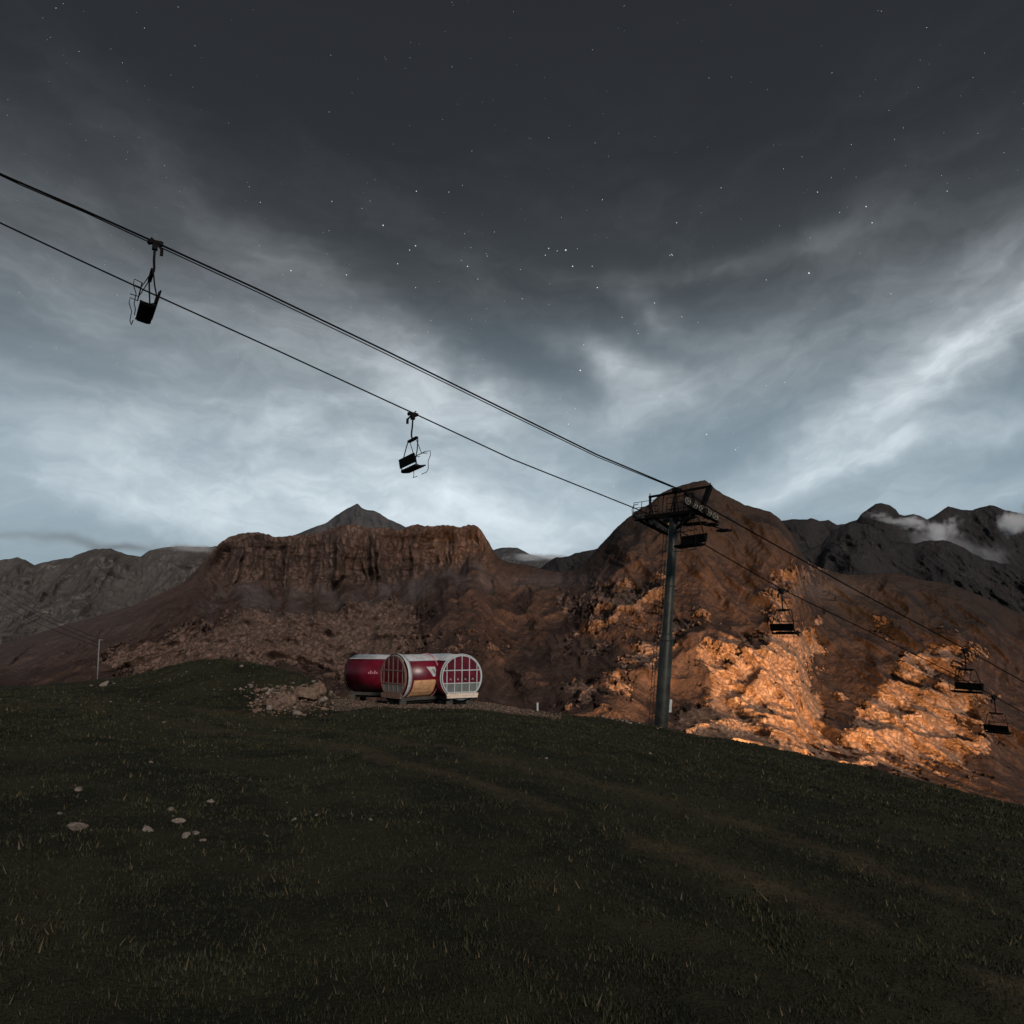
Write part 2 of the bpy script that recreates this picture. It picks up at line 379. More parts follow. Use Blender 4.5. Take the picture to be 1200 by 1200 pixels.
def ground_z(x, y):
    x = np.asarray(x, float); y = np.asarray(y, float)
    r = np.clip(np.hypot(x, y), .4, 1499); a = np.arctan2(x, y)
    fa = np.clip((a - AT[0]) / (AT[1] - AT[0]), 0, len(AT) - 1.001); fr = np.clip((np.log(r) - lR[0]) / (lR[1] - lR[0]), 0, len(RT) - 1.001)
    ia = fa.astype(int); ir = fr.astype(int); ta = fa - ia; tr = fr - ir
    z = (ZT[ia, ir] * (1 - tr) + ZT[ia, ir + 1] * tr) * (1 - ta) + (ZT[ia + 1, ir] * (1 - tr) + ZT[ia + 1, ir + 1] * tr) * ta
    w = np.clip((r - 1) / 8, 0.1, 1) * (1 - .75 * pad_mask(x, y)); far = 1 + np.clip((r - 60) / 60, 0, 12)
    z = z + w * (.16 * fbm(x / 5, y / 5, 0 * x + 3.3, 2) + .11 * fbm(x / 1.1, y / 1.1, 0 * x + 7.7, 2) + .035 * fbm(x / .32, y / .32, 0 * x + 1.7, 2)) * np.where(r > 60, far, 1)
    return z
def ground_hit(px, py):
    rs = np.exp(np.linspace(math.log(1.5), math.log(62), 500)); x, y, z = ray(px, py); h = math.hypot(x, y)
    xs, ys, zs = x / h * rs, y / h * rs, CAM.z + z / h * rs
    g = ground_z(xs, ys); idx = np.nonzero(g > zs)[0]
    if len(idx) == 0: return None
    i = idx[0]; q = 1.0
    if i > 0:
        a_ = zs[i - 1] - g[i - 1]; b_ = g[i] - zs[i]; q = a_ / max(a_ + b_, 1e-6)
    j = max(i - 1, 0); return Vector((xs[j] + (xs[i] - xs[j]) * q, ys[j] + (ys[i] - ys[j]) * q, g[j] + (g[i] - g[j]) * q))
aa = np.concatenate([np.linspace(-math.pi, -.82, 60, endpoint=False), np.linspace(-.82, .82, 860), np.linspace(.82, math.pi, 61)[1:]])
rr = np.concatenate([np.exp(np.linspace(math.log(.45), math.log(66), 330)), np.exp(np.linspace(math.log(66), math.log(1450), 45))[1:]])
A2, R2 = np.meshgrid(aa, rr); X = R2 * np.sin(A2); Y = R2 * np.cos(A2); Z = ground_z(X, Y)
V = np.stack([X, Y, Z], -1).reshape(-1, 3)
def project(x, y, z):
    z = z - CAM.z; c, s = math.cos(PITCH), math.sin(PITCH)
    d = y * c + z * s; v = z * c - y * s
    d = np.where(d > .1, d, .1); return 600 + F * x / d, 600 - F * v / d
def path_mask(x, y, z):
    px, py = project(x, y, z)
    n = fbm(x / 2.2, y / 2.2, x * 0 + .5, 3) * 9
    l1 = poly(px, [(-200, 800), (20, 822), (150, 838), (300, 862), (420, 880), (520, 905), (620, 940), (760, 985), (900, 1040), (1300, 1200)])
    l2 = poly(px, [(-200, 770), (20, 812), (150, 824), (300, 842), (420, 862), (560, 884), (700, 920), (850, 962), (1100, 1040), (1300, 1110)])
    wd = 4 + np.clip(py - 820, 0, 400) * .045
    m1 = np.exp(-((py - l1 + n) / wd) ** 2); m2 = np.exp(-((py - l2 + n) / (wd * .8)) ** 2)
    return np.clip(m1 + .8 * m2, 0, 1) * (np.hypot(x, y) < 60) * (.35 + .65 * sstep(fbm(x / 3, y / 3, x * 0 + 4, 3), -.6, .15))
pm = path_mask(X, Y, Z)
gr = pad_mask(X, Y); gpx, gpy = project(X, Y, Z)
rub = np.exp(-(((gpx - 345) / 42) ** 2 + ((gpy - 820) / 17) ** 2)) * (R2 < 55)
crs = np.exp(-((gpx - 715) / 45) ** 2) * sstep(R2, 44.5, 46.2) * (R2 < 60)
gr = np.clip(gr + crs, 0, 1)
me = np_mesh('ground', V, grid_quads(len(rr), len(aa)), True, {'path': pm, 'gravel': gr, 'rubble': rub})
m, nt, b = new_mat('hill_turf'); N = NT(nt)
co = N.n('ShaderNodeTexCoord').outputs['Object']
n1 = N.noise(co, .35, 5, .6); n2 = N.noise(co, 3.5, 6, .7); n3 = N.noise(co, 16, 4, .7)
c = N.mix(N.smooth(n1, .38, .62), (.013, .015, .010), (.034, .034, .019))
c = N.mix(N.math('MULTIPLY', N.smooth(n2, .5, .7), .6), c, (.042, .040, .020))
c = N.mix(N.math('MULTIPLY', N.smooth(n3, .55, .75), .5), c, (.012, .012, .008))
c = N.mix(N.math('MULTIPLY', N.smooth(N.math('ADD', N.attr('path'), N.math('MULTIPLY_ADD', n2, 1.2, -.6)), .12, .95), .62), c, N.mix(n2, (.052, .046, .025), (.105, .080, .048)))
gcol = N.mix(N.smooth(n3, .42, .6), (.050, .043, .036), (.17, .145, .125))
c = N.mix(N.smooth(N.math('MULTIPLY_ADD', n2, .7, N.attr('gravel')), .65, 1.05), c, gcol)
c = N.mix(N.smooth(N.math('MULTIPLY_ADD', n2, .8, N.attr('rubble')), .75, 1.15), c, (.095, .070, .052))
N.put(b.inputs['Base Color'], c); b.inputs['Roughness'].default_value = 1; b.inputs['Specular IOR Level'].default_value = .1
N.put(b.inputs['Normal'], N.bump(N.math('ADD', n2, n3), .8, .08)); M['turf'] = m
tag(link('ground', me, m), 'dark grassy alpine hillside falling away to the right', kind='structure')

# grass blades
NB = 520000
a = rng.uniform(-.80, .80, NB); r = np.exp(rng.uniform(math.log(2.2), math.log(52), NB)); r = np.where(rng.random(NB) < .35, rng.uniform(24, 52, NB), r)
x = r * np.sin(a); y = r * np.cos(a); z = ground_z(x, y)
cm = fbm(x / 1.3, y / 1.3, x * 0 + 9, 3); pk = path_mask(x, y, z); gk = pad_mask(x, y); bx, by = project(x, y, z)
rk_ = np.exp(-(((bx - 345) / 42) ** 2 + ((by - 820) / 17) ** 2))
cm2 = fbm(x / .45, y / .45, x * 0 + 2, 2)
keep = (cm2 > -.45 + .3 * rng.random(NB)) & (rng.random(NB) > pk * .6) & (rng.random(NB) > gk * .93) & (rng.random(NB) > rk_ * .45) & (cm > -.5)
x, y, z, r, cm = x[keep], y[keep], z[keep], r[keep], cm[keep]; n = len(x)
tall = (rng.random(n) < .04) * rng.uniform(.5, 1.3, n)
h = (.016 + .026 * rng.random(n) + .06 * np.clip(cm, 0, 1)) * (1 + 1.0 * tall) * (.8 + .3 * np.clip(r / 15, 0, 1.5)); w = (.003 + .0009 * r) * rng.uniform(.6, 1.3, n)
th = rng.uniform(0, math.pi, n); lx = rng.normal(0, .4, n) * h; ly = rng.normal(0, .4, n) * h
b0 = np.stack([x - w * np.cos(th), y - w * np.sin(th), z - .02], 1); b1 = np.stack([x + w * np.cos(th), y + w * np.sin(th), z - .02], 1)
tp = np.stack([x + lx, y + ly, z + h], 1)
V = np.stack([b0, b1, tp], 1).reshape(-1, 3); hue = np.repeat(np.clip(rng.random(n) * .7 + .35 * (tall > 0) + .35 * cm, 0, 1), 3)
me = np_mesh('grass', V, np.arange(3 * n).reshape(-1, 3), False, {'hue': hue})
m, nt, b = new_mat('grass_blades'); N = NT(nt)
N.put(b.inputs['Base Color'], N.ramp(N.attr('hue'), [(0, (.012, .015, .009)), (.5, (.024, .028, .014)), (.8, (.052, .050, .026)), (1, (.10, .078, .045))]))
b.inputs['Roughness'].default_value = .8; b.inputs['Specular IOR Level'].default_value = .2
tag(link('grass', me, m), 'short dark alpine grass on the near hillside', 'grass', kind='stuff')

# ------------------------------------------------------------------ mountains
def far_sheet(name, ridge, Yr, Yn, bottom, mat, label, amp, wave, npx=860, nr=170, jag=1.6, gully=.5, attrs=None, seed=0):
    px = np.linspace(ridge[0][0], ridge[-1][0], npx)
    R = poly(px, ridge) + jag * fbm(px / 14, px * 0 + seed, px * 0, 4) * 2
    t = np.linspace(0, 1, nr) ** .9
    PX, T = np.meshgrid(px, t); RR = np.broadcast_to(R, PX.shape); PY = RR + (bottom - RR) * T
    D = Yr + (Yn - Yr) * T
    x, y, z = P(PX, PY, D)
    s = wave
    fade = .3 + .7 * sstep(PY - RR, 0, 14)
    d = ridged(x / s, y / s, z / (s * 1.3) + seed, 5) - .45
    g = ridged(x / (s * .45), y / (s * 2), z / (s * 2) + seed, 4) - .45
    d3 = ridged(x / (s * .16) + .5 * z / (s * .16), y / (s * .5), z / (s * .3) + seed, 5, .6) - .45
    disp = (d + gully * g + .30 * d3) * amp * fade
    ux, uy = -x / np.hypot(x, y), -y / np.hypot(x, y)
    x = x + ux * disp; y = y + uy * disp; z = z + disp * .35 * sstep(PY - RR, 2, 20)
    # the far side of the ridge, falling away behind
    bx = x[0] * 1.10; by = y[0] * 1.10; bz = z[0] - (Yr * .06)
    x = np.vstack([bx, x]); y = np.vstack([by, y]); z = np.vstack([bz, z])
    V = np.stack([x, y, z], -1).reshape(-1, 3)
    nv = len(V); rk = sstep(fbm(x / (s * .3), y / (s * .3), z / (s * .15), 4), .0, .5)
    cl = np.vstack([d[:1], d]) * 0 + sstep(np.vstack([d[:1], d]), .0, .35) * .8
    at = {'rock': rk, 'talus': np.clip(sstep(-np.vstack([g[:1], g]), .1, .4) * .6, 0, 1), 'cliff': cl}
    me = np_mesh(name, V, grid_quads(nr + 1, npx), True, at)
    return tag(link(name, me, mat), label, kind='structure')

far_sheet('mountain', [(-200, 690), (-60, 668), (20, 653), (30, 656), (40, 662), (66, 656), (84, 653), (97, 647), (112, 643), (130, 643), (150, 650), (165, 652),
                       (175, 645), (190, 641), (215, 640), (240, 641), (262, 639), (300, 645), (340, 660)], 4200, 3000, 775, M['grey'],
          'grey brown gullied mountain at the far left', 105, 400, 620, 170, .9, .8, seed=3)
far_sheet('mountain', [(200, 700), (300, 660), (344, 627), (352, 624), (370, 617), (383, 612), (395, 603), (405, 597), (414, 592), (419, 590), (424, 595), (430, 597), (437, 598), (446, 602),
                       (456, 608), (475, 617), (520, 650), (600, 690)], 7000, 6300, 720, M['slate'], 'slate grey pointed peak behind the flat topped cliff', 170, 700, 340, 60, .8, .5, seed=8)
far_sheet('mountain', [(500, 690), (560, 655), (578, 644), (590, 641.5), (606, 642), (622, 650), (645, 655), (665, 652), (690, 650), (720, 660), (780, 700)], 5200, 4600, 720, M['slate'],
          'low grey slope under the cloud in the saddle', 60, 420, 260, 60, .7, .4, seed=13)
far_sheet('mountain', [(600, 690), (630, 668), (645, 657), (652, 653), (664, 653), (672, 649), (684, 646), (697, 643), (712, 640), (760, 650), (860, 700)], 3300, 2800, 730, M['dark'],
          'dark shoulder beside the saddle, left of the big peak', 60, 240, 260, 60, 1.2, .5, seed=17)
far_sheet('mountain', [(860, 650), (905, 612), (923, 609), (938, 609), (951, 607), (960, 610), (971, 609), (981, 615), (992, 613), (1004, 609), (1010, 602), (1018, 596), (1026, 591), (1034, 589.5), (1043, 592),
                       (1050, 597), (1054, 603), (1062, 604), (1070, 602), (1078, 604), (1086, 608), (1094, 605), (1103, 598), (1111, 593.5), (1118, 595), (1128, 597), (1140, 598), (1150, 594),
                       (1160, 592), (1170, 594), (1179, 598), (1240, 610), (1340, 640), (1480, 660)], 6000, 4800, 745, M['dark'],
          'farthest dark jagged range with cloud lying across it', 95, 520, 700, 130, .9, .6, seed=23)
far_sheet('mountain', [(860, 700), (925, 655), (944, 645), (962, 638), (976, 623), (986, 617), (997, 612), (1010, 613), (1018, 614), (1028, 621), (1039, 632), (1048, 634), (1060, 636), (1075, 636), (1088, 634),
                       (1105, 632), (1113, 635), (1126, 640), (1151, 654), (1179, 661), (1250, 680), (1350, 705), (1480, 730)], 3300, 2500, 770, M['dark'],
          'dark rocky ridge in front of the farthest range', 60, 300, 700, 150, 1.5, .7, seed=29)

ridge = [(-260, 800), (-60, 768), (20, 750), (45, 742), (70, 734), (100, 726), (130, 717), (155, 710), (190, 695), (215, 683), (232, 666), (246, 650), (258, 636), (268, 629), (280, 626), (292, 624), (304, 624), (314, 626),
         (320, 629), (332, 629), (345, 627), (360, 627), (375, 624), (390, 619), (400, 616), (414, 614), (424, 617), (432, 620), (445, 618), (458, 619), (470, 621), (480, 616), (490, 614), (497, 617),
         (508, 616), (520, 615), (531, 616), (540, 618), (549, 615), (558, 616), (564, 621), (570, 631), (577, 643), (584, 654), (596, 659), (612, 661), (626, 664), (640, 668), (658, 671), (674, 667), (688, 657),
         (700, 643), (708, 634), (716, 625), (728, 613), (740, 604), (752, 595), (762, 590), (774, 578), (787, 572), (800, 568), (812, 565), (826, 562), (833, 568), (840, 574), (848, 579), (860, 585),
         (873, 592), (890, 596), (904, 600), (914, 608), (921, 617), (928, 627), (936, 641), (943, 654), (952, 662), (966, 667), (985, 672), (1005, 674), (1022, 672), (1040, 671),
         (1060, 674), (1085, 680), (1110, 684), (1140, 694), (1180, 712), (1260, 745), (1400, 800)]
px = np.concatenate([np.linspace(-260, 10, 60, endpoint=False), np.arange(10, 1195, 1.02), np.linspace(1195, 1400, 60)])
npx = len(px); nr = 380
Rg = poly(px, ridge) + 1.1 * fbm(px / 9, px * 0, px * 0 + 2, 4) + np.where((px > 225) & (px < 575), -1.2 * np.abs(perlin(px / 6, px * 0, px * 0)), 0)
Rg += np.where((px > 690) & (px < 960), 1.8 * fbm(px / 12, px * 0 + 4, px * 0, 4), 0)
BT = poly(px, crest) + 34
T = np.linspace(0, 1, nr); PX, TT = np.meshgrid(px, T); RR = np.broadcast_to(Rg, PX.shape); PY = RR + (np.broadcast_to(BT, PX.shape) - RR) * TT
YR = poly(px, [(-260, 2000), (20, 2000), (180, 2150), (260, 2350), (400, 2400), (560, 2400), (600, 2480), (660, 2450), (720, 2280), (820, 2120), (930, 2050), (960, 2250), (1100, 2150), (1400, 2000)])
YN = poly(px, [(-260, 1250), (200, 1350), (560, 1300), (800, 1180), (1000, 1120), (1400, 1100)])
mesa = sstep(PX, 222, 262) * (1 - sstep(PX, 556, 590))
dpy = PY - RR
cliffbot = poly(px, [(220, 30), (262, 62), (340, 64), (420, 72), (520, 56), (590, 30)]) + 13 * fbm(px / 16, px * 0 + 7, px * 0, 4)
cb = np.broadcast_to(cliffbot, PX.shape)
cliff = mesa * (1 - sstep(dpy, cb - 9, cb + 5))
tal = mesa * sstep(dpy, cb - 12, cb + 2) * (1 - sstep(dpy, cb + 14, cb + 30))
# where bench lines run under the cliff
bench = mesa * np.exp(-((dpy - cb - 28) / 8) ** 2)
big = np.exp(-(((PX - 820) / 110) ** 2)) * (1 - sstep(dpy, 10, 90))
rate = 1 - .88 * cliff + .5 * tal + 2.4 * bench + .35 * fbm(PX / 70, PY / 26, PX * 0, 3) * (1 - cliff) - .25 * big
rate = rate + 1.3 * sstep(TT, .68, .92) * sstep(PX, 700, 800)
rate = np.clip(rate, .08, None)
cum = np.cumsum(rate, 0); cum = (cum - cum[:1]) / (cum[-1:] - cum[:1])
D = YR[None] + (YN - YR)[None] * cum
kx = np.ones(9) / 9
Dp = np.pad(D, ((0, 0), (4, 4)), mode='edge'); D = sum(kx[j] * Dp[:, j:j + npx] for j in range(9))
x, y, z = P(PX, PY, D)
# rock outcrops: where the photo shows bare pale rock
outs = [(330, 728, 62, 14, -4, 1.), (262, 745, 60, 16, 0, .8), (190, 762, 50, 12, 5, .8), (150, 775, 45, 10, 5, .6), (300, 765, 110, 14, 3, .8), (410, 785, 45, 26, 30, .75), (455, 718, 36, 17, 0, 1.), (425, 742, 40, 18, 0, .9),
        (375, 745, 30, 18, 0, .6), (520, 768, 40, 18, 10, .55), (575, 752, 30, 14, -30, .35), (690, 705, 44, 16, 20, .6), (745, 700, 40, 18, 15, .7), (700, 745, 60, 14, 25, .45), (740, 780, 60, 16, 35, .55),
        (690, 815, 60, 18, 10, .4), (765, 755, 30, 12, 30, .5), (812, 720, 30, 9, 30, .5), (850, 752, 36, 8, 12, .7), (830, 770, 30, 8, 20, .45), (940, 676, 30, 16, 15, .7), (905, 705, 12, 28, 10, .6), (925, 740, 22, 14, 0, .9), (950, 752, 14, 10, 0, .7),
        (905, 772, 36, 14, 10, 1.), (880, 800, 44, 26, 22, 1.2), (895, 835, 50, 34, 10, 1.25), (825, 838, 24, 13, -8, 1.3), (850, 862, 50, 16, 0, 1.), (915, 865, 30, 20, 0, 1.), (938, 822, 9, 22, -12, 1.2), (958, 830, 6, 18, 0, .8),
        (985, 813, 6, 5, 0, .8), (960, 731, 4, 5, 0, .8), (962, 778, 5, 3, 0, .8), (950, 872, 30, 10, -8, .6),
        (1030, 742, 22, 20, 40, .45), (1100, 772, 38, 12, 10, 1.2), (1062, 796, 42, 12, 42, 1.2), (1025, 835, 26, 16, 30, .9), (1075, 830, 55, 20, 30, .8), (1040, 866, 52, 20, 20, .85), (1000, 885, 26, 11, 0, 1.3), (1120, 850, 40, 22, 28, .75), (1125, 820, 50, 10, 10, .6),
        (1090, 890, 44, 13, 15, .8), (1150, 880, 40, 12, 25, .5), (1140, 912, 40, 8, 10, .4), (1110, 735, 40, 8, -10, .25)]
B = np.zeros_like(PX)
for (cx, cy, sx, sy, an, am) in outs:
    c, s = math.cos(R_(an)), math.sin(R_(an)); u = ((PX - cx) * c - (PY - cy) * s) / sx; v = ((PX - cx) * s + (PY - cy) * c) / sy
    B = B + am * np.exp(-.5 * (u * u + v * v) ** 1.3)
B = np.clip(B, 0, 1.25)
wx = fbm(x / 150, y / 150, z / 150, 3) * 60
sk = x + .55 * z                                      # outcrops lie along tilted beds
f1 = fbm((sk + wx) / 52, y / 90, z / 44, 3, .6); f2 = fbm(sk / 17, y / 30, z / 13, 3, .65); f3 = fbm(x / 6, y / 9, z / 5, 3, .65)
rock = sstep(B * .80 + .80 * f1 + .62 * f2 + .38 * f3, .47, .58) * sstep(B, .08, .35)
rock = np.maximum(rock, sstep(f1 * .6 + .6 * f2 + .45 * f3, .38, .6) * .8 * (1 - mesa * (1 - sstep(dpy, 60, 110))) * sstep(dpy, 60, 120))
ux, uy = -x / np.hypot(x, y), -y / np.hypot(x, y)
fade = .12 + .88 * sstep(dpy, 0, 20)
n_big = (ridged((x + wx) / 420, y / 420, z / 520, 5) - .45) * 85
gul = (ridged((x + .35 * z + wx) / 150, y / 620, z / 620, 4) - .45) * 34 + (ridged((x + .5 * z) / 52, y / 380, z / 260, 4) - .45) * 15 + (ridged((x - .45 * z + 1.3 * wx) / 190, y / 900, z / 500 + 5, 3) - .5) * 34 * sstep(PX, 760, 860)
xf = x + .6 * wx + 14 * fbm(z / 70, x / 200, z * 0, 2)
flute = (ridged(xf / 360, y / 1500, z / 2200, 2) - .4) * 170 + (ridged(xf / 130, y / 900, z / 900 + 3, 3) - .4) * 100 + (ridged(xf / 40, y / 500, z / 260, 4, .6) - .45) * 38 + fbm(x / 30, y / 30, z / 9, 3) * 7
ledge = np.abs(((z + 12 * fbm(x / 200, y / 200, z * 0, 2)) / 34) % 1 - .5) * 2
flute = flute + (sstep(ledge, .2, .8) - .5) * 3.5
rockd = (ridged(sk / 130, y / 120, z / 95, 4, .5) - .4) * 64 + (ridged(sk / 34, y / 60, z / 30, 3, .55) - .4) * 12 + 9 * B
fine_ = fbm(x / 26, y / 26, z / 22, 5, .66) * 6.5
rel = sstep(dpy, 0, 60)
disp = fade * (n_big * (1 - .5 * sstep(TT, .66, .92) * sstep(PX, 700, 800)) * (1 - .8 * cliff) * (.35 + .65 * rel) + gul * (1 - cliff) * (1 - .6 * tal) + flute * cliff + rock * rockd * (1 - cliff) + fine_ * (1.1 + .9 * rock))
ramp_dn = 1 - sstep(TT, .93, 1) * .5

x = x + ux * disp; y = y + uy * disp; z = z + disp * .30 * sstep(dpy, 2, 22) * (1 - cliff)
talus = np.clip(tal * sstep(fbm(x / 60, y / 200, z / 120, 3), -.35, .2) + .8 * np.exp(-(((PX - 635) / 75) ** 2 + ((PY - 682) / 9) ** 2)) + .7 * np.exp(-(((PX - 965) / 60) ** 2 + ((PY - 690) / 12) ** 2)), 0, 1)
talus = np.clip(talus + .5 * sstep(PX, 250, 120) * sstep(60 - dpy, 0, 50), 0, 1)
z_hi = z.copy(); x_hi = x.copy()
x = np.vstack([x[0] * 1.15, x, x[-1] * .96, x[-1] * .91, x[-1] * .6]); y = np.vstack([y[0] * 1.15, y, y[-1] * .96, y[-1] * .91, y[-1] * .6])
z = np.vstack([z[0] - 200, z, z[-1] - 70, z[-1] * 0 - 396, z[-1] * 0 - 418])
ex = lambda q: np.vstack([q[:1], q, q[-1:], q[-1:], q[-1:]])
me = np_mesh('mountain', np.stack([x, y, z], -1).reshape(-1, 3), grid_quads(nr + 4, npx), True,
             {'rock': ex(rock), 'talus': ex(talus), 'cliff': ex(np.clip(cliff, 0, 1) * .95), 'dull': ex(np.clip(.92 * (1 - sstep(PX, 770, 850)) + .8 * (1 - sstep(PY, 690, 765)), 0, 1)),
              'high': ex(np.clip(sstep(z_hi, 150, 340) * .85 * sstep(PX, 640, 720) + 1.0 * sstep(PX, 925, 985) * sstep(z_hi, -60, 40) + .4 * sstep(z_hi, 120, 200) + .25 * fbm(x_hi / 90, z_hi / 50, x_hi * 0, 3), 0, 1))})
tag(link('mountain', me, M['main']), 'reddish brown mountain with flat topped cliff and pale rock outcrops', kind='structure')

# ------------------------------------------------------------------ low cloud caught on the peaks
def cloud_mat(name, dens, scale, seed, th=.45):
    m, nt, b = new_mat(name); nt.nodes.remove(b); N = NT(nt); out = [n for n in nt.nodes if n.type == 'OUTPUT_MATERIAL'][0]
    co = N.n('ShaderNodeTexCoord').outputs['Object']
    ln = N.n('ShaderNodeVectorMath', operation='LENGTH'); N.put(ln.inputs[0], co)
    sh = N.math('SUBTRACT', 1.0, ln.outputs['Value'])
    nz = N.noise(N.vmath('ADD', N.vmath('MULTIPLY', co, (scale, scale * .6, scale * .45)), (seed, seed, seed)), 1, 5, .62)
    d = N.smooth(N.math('ADD', N.math('MULTIPLY', sh, .9), N.math('MULTIPLY', N.math('SUBTRACT', nz, .5), 1.9)), th - .15, th + .45)
    d = N.math('MULTIPLY', d, N.smooth(sh, 0, .25))
    v = N.n('ShaderNodeVolumePrincipled'); v.inputs['Color'].default_value = (.95, .95, .95, 1)
    N.put(v.inputs['Density'], N.math('MULTIPLY', d, dens)); v.inputs['Anisotropy'].default_value = .1
    nt.links.new(v.outputs[0], out.inputs['Volume']); return m
import bmesh
def cloud(px, py, wpx, hpx, Y, dens, scale, seed, label, ang=0, th=.40):
    bm = bmesh.new(); bmesh.ops.create_icosphere(bm, subdivisions=3, radius=1)
    me = bpy.data.meshes.new('cloud'); bm.to_mesh(me); bm.free()
    o = link('cloud', me, cloud_mat('cloud_vapour', dens, scale, seed, th)); o.location = P(px, py, Y)
    o.scale = (wpx / 2 / F * Y, hpx * .9 / F * Y, hpx / 2 / F * Y); o.rotation_euler = (0, R_(-ang), -math.atan((px - 600) / F))
    tag(o, label, 'cloud', kind='stuff')
cloud(1058, 611, 150, 40, 4500, .05, 2.6, 3, 'white cloud wrapped under the domed far peak', -8, .72)
cloud(1105, 621, 120, 64, 4300, .045, 2.4, 7, 'ragged white cloud rising off the middle of the far range', 16, .74)
cloud(1192, 606, 130, 70, 4300, .045, 2.8, 12, 'white cloud at the right end of the far range', 20, .72)
cloud(1120, 642, 190, 50, 4000, .003, 1.8, 15, 'thin grey mist below the far range', -20)
cloud(222, 641, 120, 18, 3800, .03, 2.2, 21, 'flat grey cloud lying over the far left mountain', -3, .5)
cloud(634, 653, 130, 15, 4200, .05, 2.4, 27, 'flat white cloud resting in the saddle', 0, .48)

# ------------------------------------------------------------------ stars
sl_ = [(663, 293, 2), (639, 299, 1), (643, 291, 1.3), (653, 294, 1), (671, 312, 1.6), (700, 337, 1.4), (548, 312, 1.4), (487, 288, 1.5), (480, 293, 1.2), (466, 309, 1.2), (488, 224, 1.2), (449, 264, 1.6), (406, 322, 1.3),
       (341, 317, 1.5), (389, 236, .9), (487, 337, .9), (948, 320, 1.9), (1015, 242, 1.4), (1022, 261, 1.3), (958, 225, 1.1), (1110, 224, .9), (793, 261, 1.0), (788, 299, 1.0), (767, 355, 1.2), (680, 434, 1.9), (828, 509, 1.5),
       (862, 527, 1.2), (799, 371, 1), (898, 328, .9), (666, 497, 1.3), (730, 500, .9), (774, 464, 1.1), (945, 537, 1), (706, 234, .9), (729, 372, 1), (845, 220, .8), (920, 448, 1), (684, 404, 1.1), (694, 312, 1), (984, 249, .9),
       (560, 327, .9), (305, 237, .9), (526, 225, .9), (612, 350, .9), (719, 570, 1), (1044, 344, .9), (898, 452, .8), (748, 391, .9), (571, 300, .8), (787, 298, 1), (785, 299, .9), (674, 479, .9)]
S = [(azel(a_, b_)[0], math.atan(azel(a_, b_)[1]), s * 1.0) for a_, b_, s in sl_]
for _ in range(5200):
    u = rng.uniform(.0, 1); az_ = rng.uniform(-math.pi, math.pi); e_ = math.asin(u)
    if e_ > R_(7): S.append((az_, e_, .28 + .42 * rng.random() ** 3))
av = np.array(S); RS = 30000
dirs = np.stack([np.sin(av[:, 0]) * np.cos(av[:, 1]), np.cos(av[:, 0]) * np.cos(av[:, 1]), np.sin(av[:, 1])], 1)
rad = av[:, 2] * RS / F * .52
octv = np.array([(1, 0, 0), (-1, 0, 0), (0, 1, 0), (0, -1, 0), (0, 0, 1), (0, 0, -1)], float)
octf = np.array([(0, 2, 4), (2, 1, 4), (1, 3, 4), (3, 0, 4), (2, 0, 5), (1, 2, 5), (3, 1, 5), (0, 3, 5)])
V = (dirs[:, None] * RS + octv[None] * rad[:, None, None]).reshape(-1, 3)
Q = (octf[None] + 6 * np.arange(len(av))[:, None, None]).reshape(-1, 3)
tag(link('stars', np_mesh('stars', V, Q, False), M['star']), 'small white stars scattered over the night sky', 'stars', kind='stuff')

# ------------------------------------------------------------------ lift lines
LD = Vector((.861, .508, 0)).normalized(); LC = Vector((.508, -.861, 0)).normalized()
HS = 3.2 * F                                        # chair height in px times metres
lo0 = P(752, 598, HS / 59.5); up0 = P(812, 580, HS / 65.8)
def on_line(base, px, py):                          # the point over the plan line through base seen at (px, py)
    x, y, z = ray(px, py); d = Vector((x, y, 0)); bx_, by_ = base[0], base[1]
    den = d.x * LD.y - d.y * LD.x
    t = (bx_ * LD.y - by_ * LD.x) / den
    return Vector((x * t, y * t, z * t + CAM.z))
def rope(name, base, pts, r, label, group=None):
    ps = [on_line(base, *p) for p in pts]
    out = []
    for i in range(len(ps)):                        # fine polyline, Catmull-Rom
        if i == len(ps) - 1: out.append(ps[i]); break
        p0 = ps[max(i - 1, 0)]; p1 = ps[i]; p2 = ps[i + 1]; p3 = ps[min(i + 2, len(ps) - 1)]
        for k_ in range(6):
            t = k_ / 6
            out.append(p1 * (1 - t) + p2 * t)
    o = MB().tube(out, r, 6).build(name, M['rope'], smooth=True)
    return tag(o, label, 'cable', group)
# extrapolate each line beyond the frame
upl = [(-160, 133), (19, 212), (100, 247), (180, 283), (300, 338), (450, 410), (600, 484), (700, 533), (800, 575), (812, 581), (836, 598), (1000, 690), (1130, 760), (1180, 788), (1300, 855)]
lol = [(-160, 186), (19, 270), (100, 308), (180, 345), (330, 413), (484, 484), (600, 538), (700, 578), (745, 596), (760, 603), (785, 616), (825, 638), (915, 690), (1010, 736), (1110, 786), (1165, 816), (1300, 890)]
rope('haul_rope', up0, upl, .040, 'upper steel haul rope running over the right end of the pylon')
rope('haul_rope', lo0, lol, .037, 'lower steel haul rope running over the left end of the pylon')
mid0 = (np.array(lo0) + np.array(up0)) / 2
rope('signal_cable', mid0, [(-160, 129), (25, 217), (100, 249), (185, 288.5), (300, 341.5), (450, 413.5), (600, 487), (700, 535.5), (788, 571)], .026,
     'thin signal cable running just below the upper rope to the pylon top')

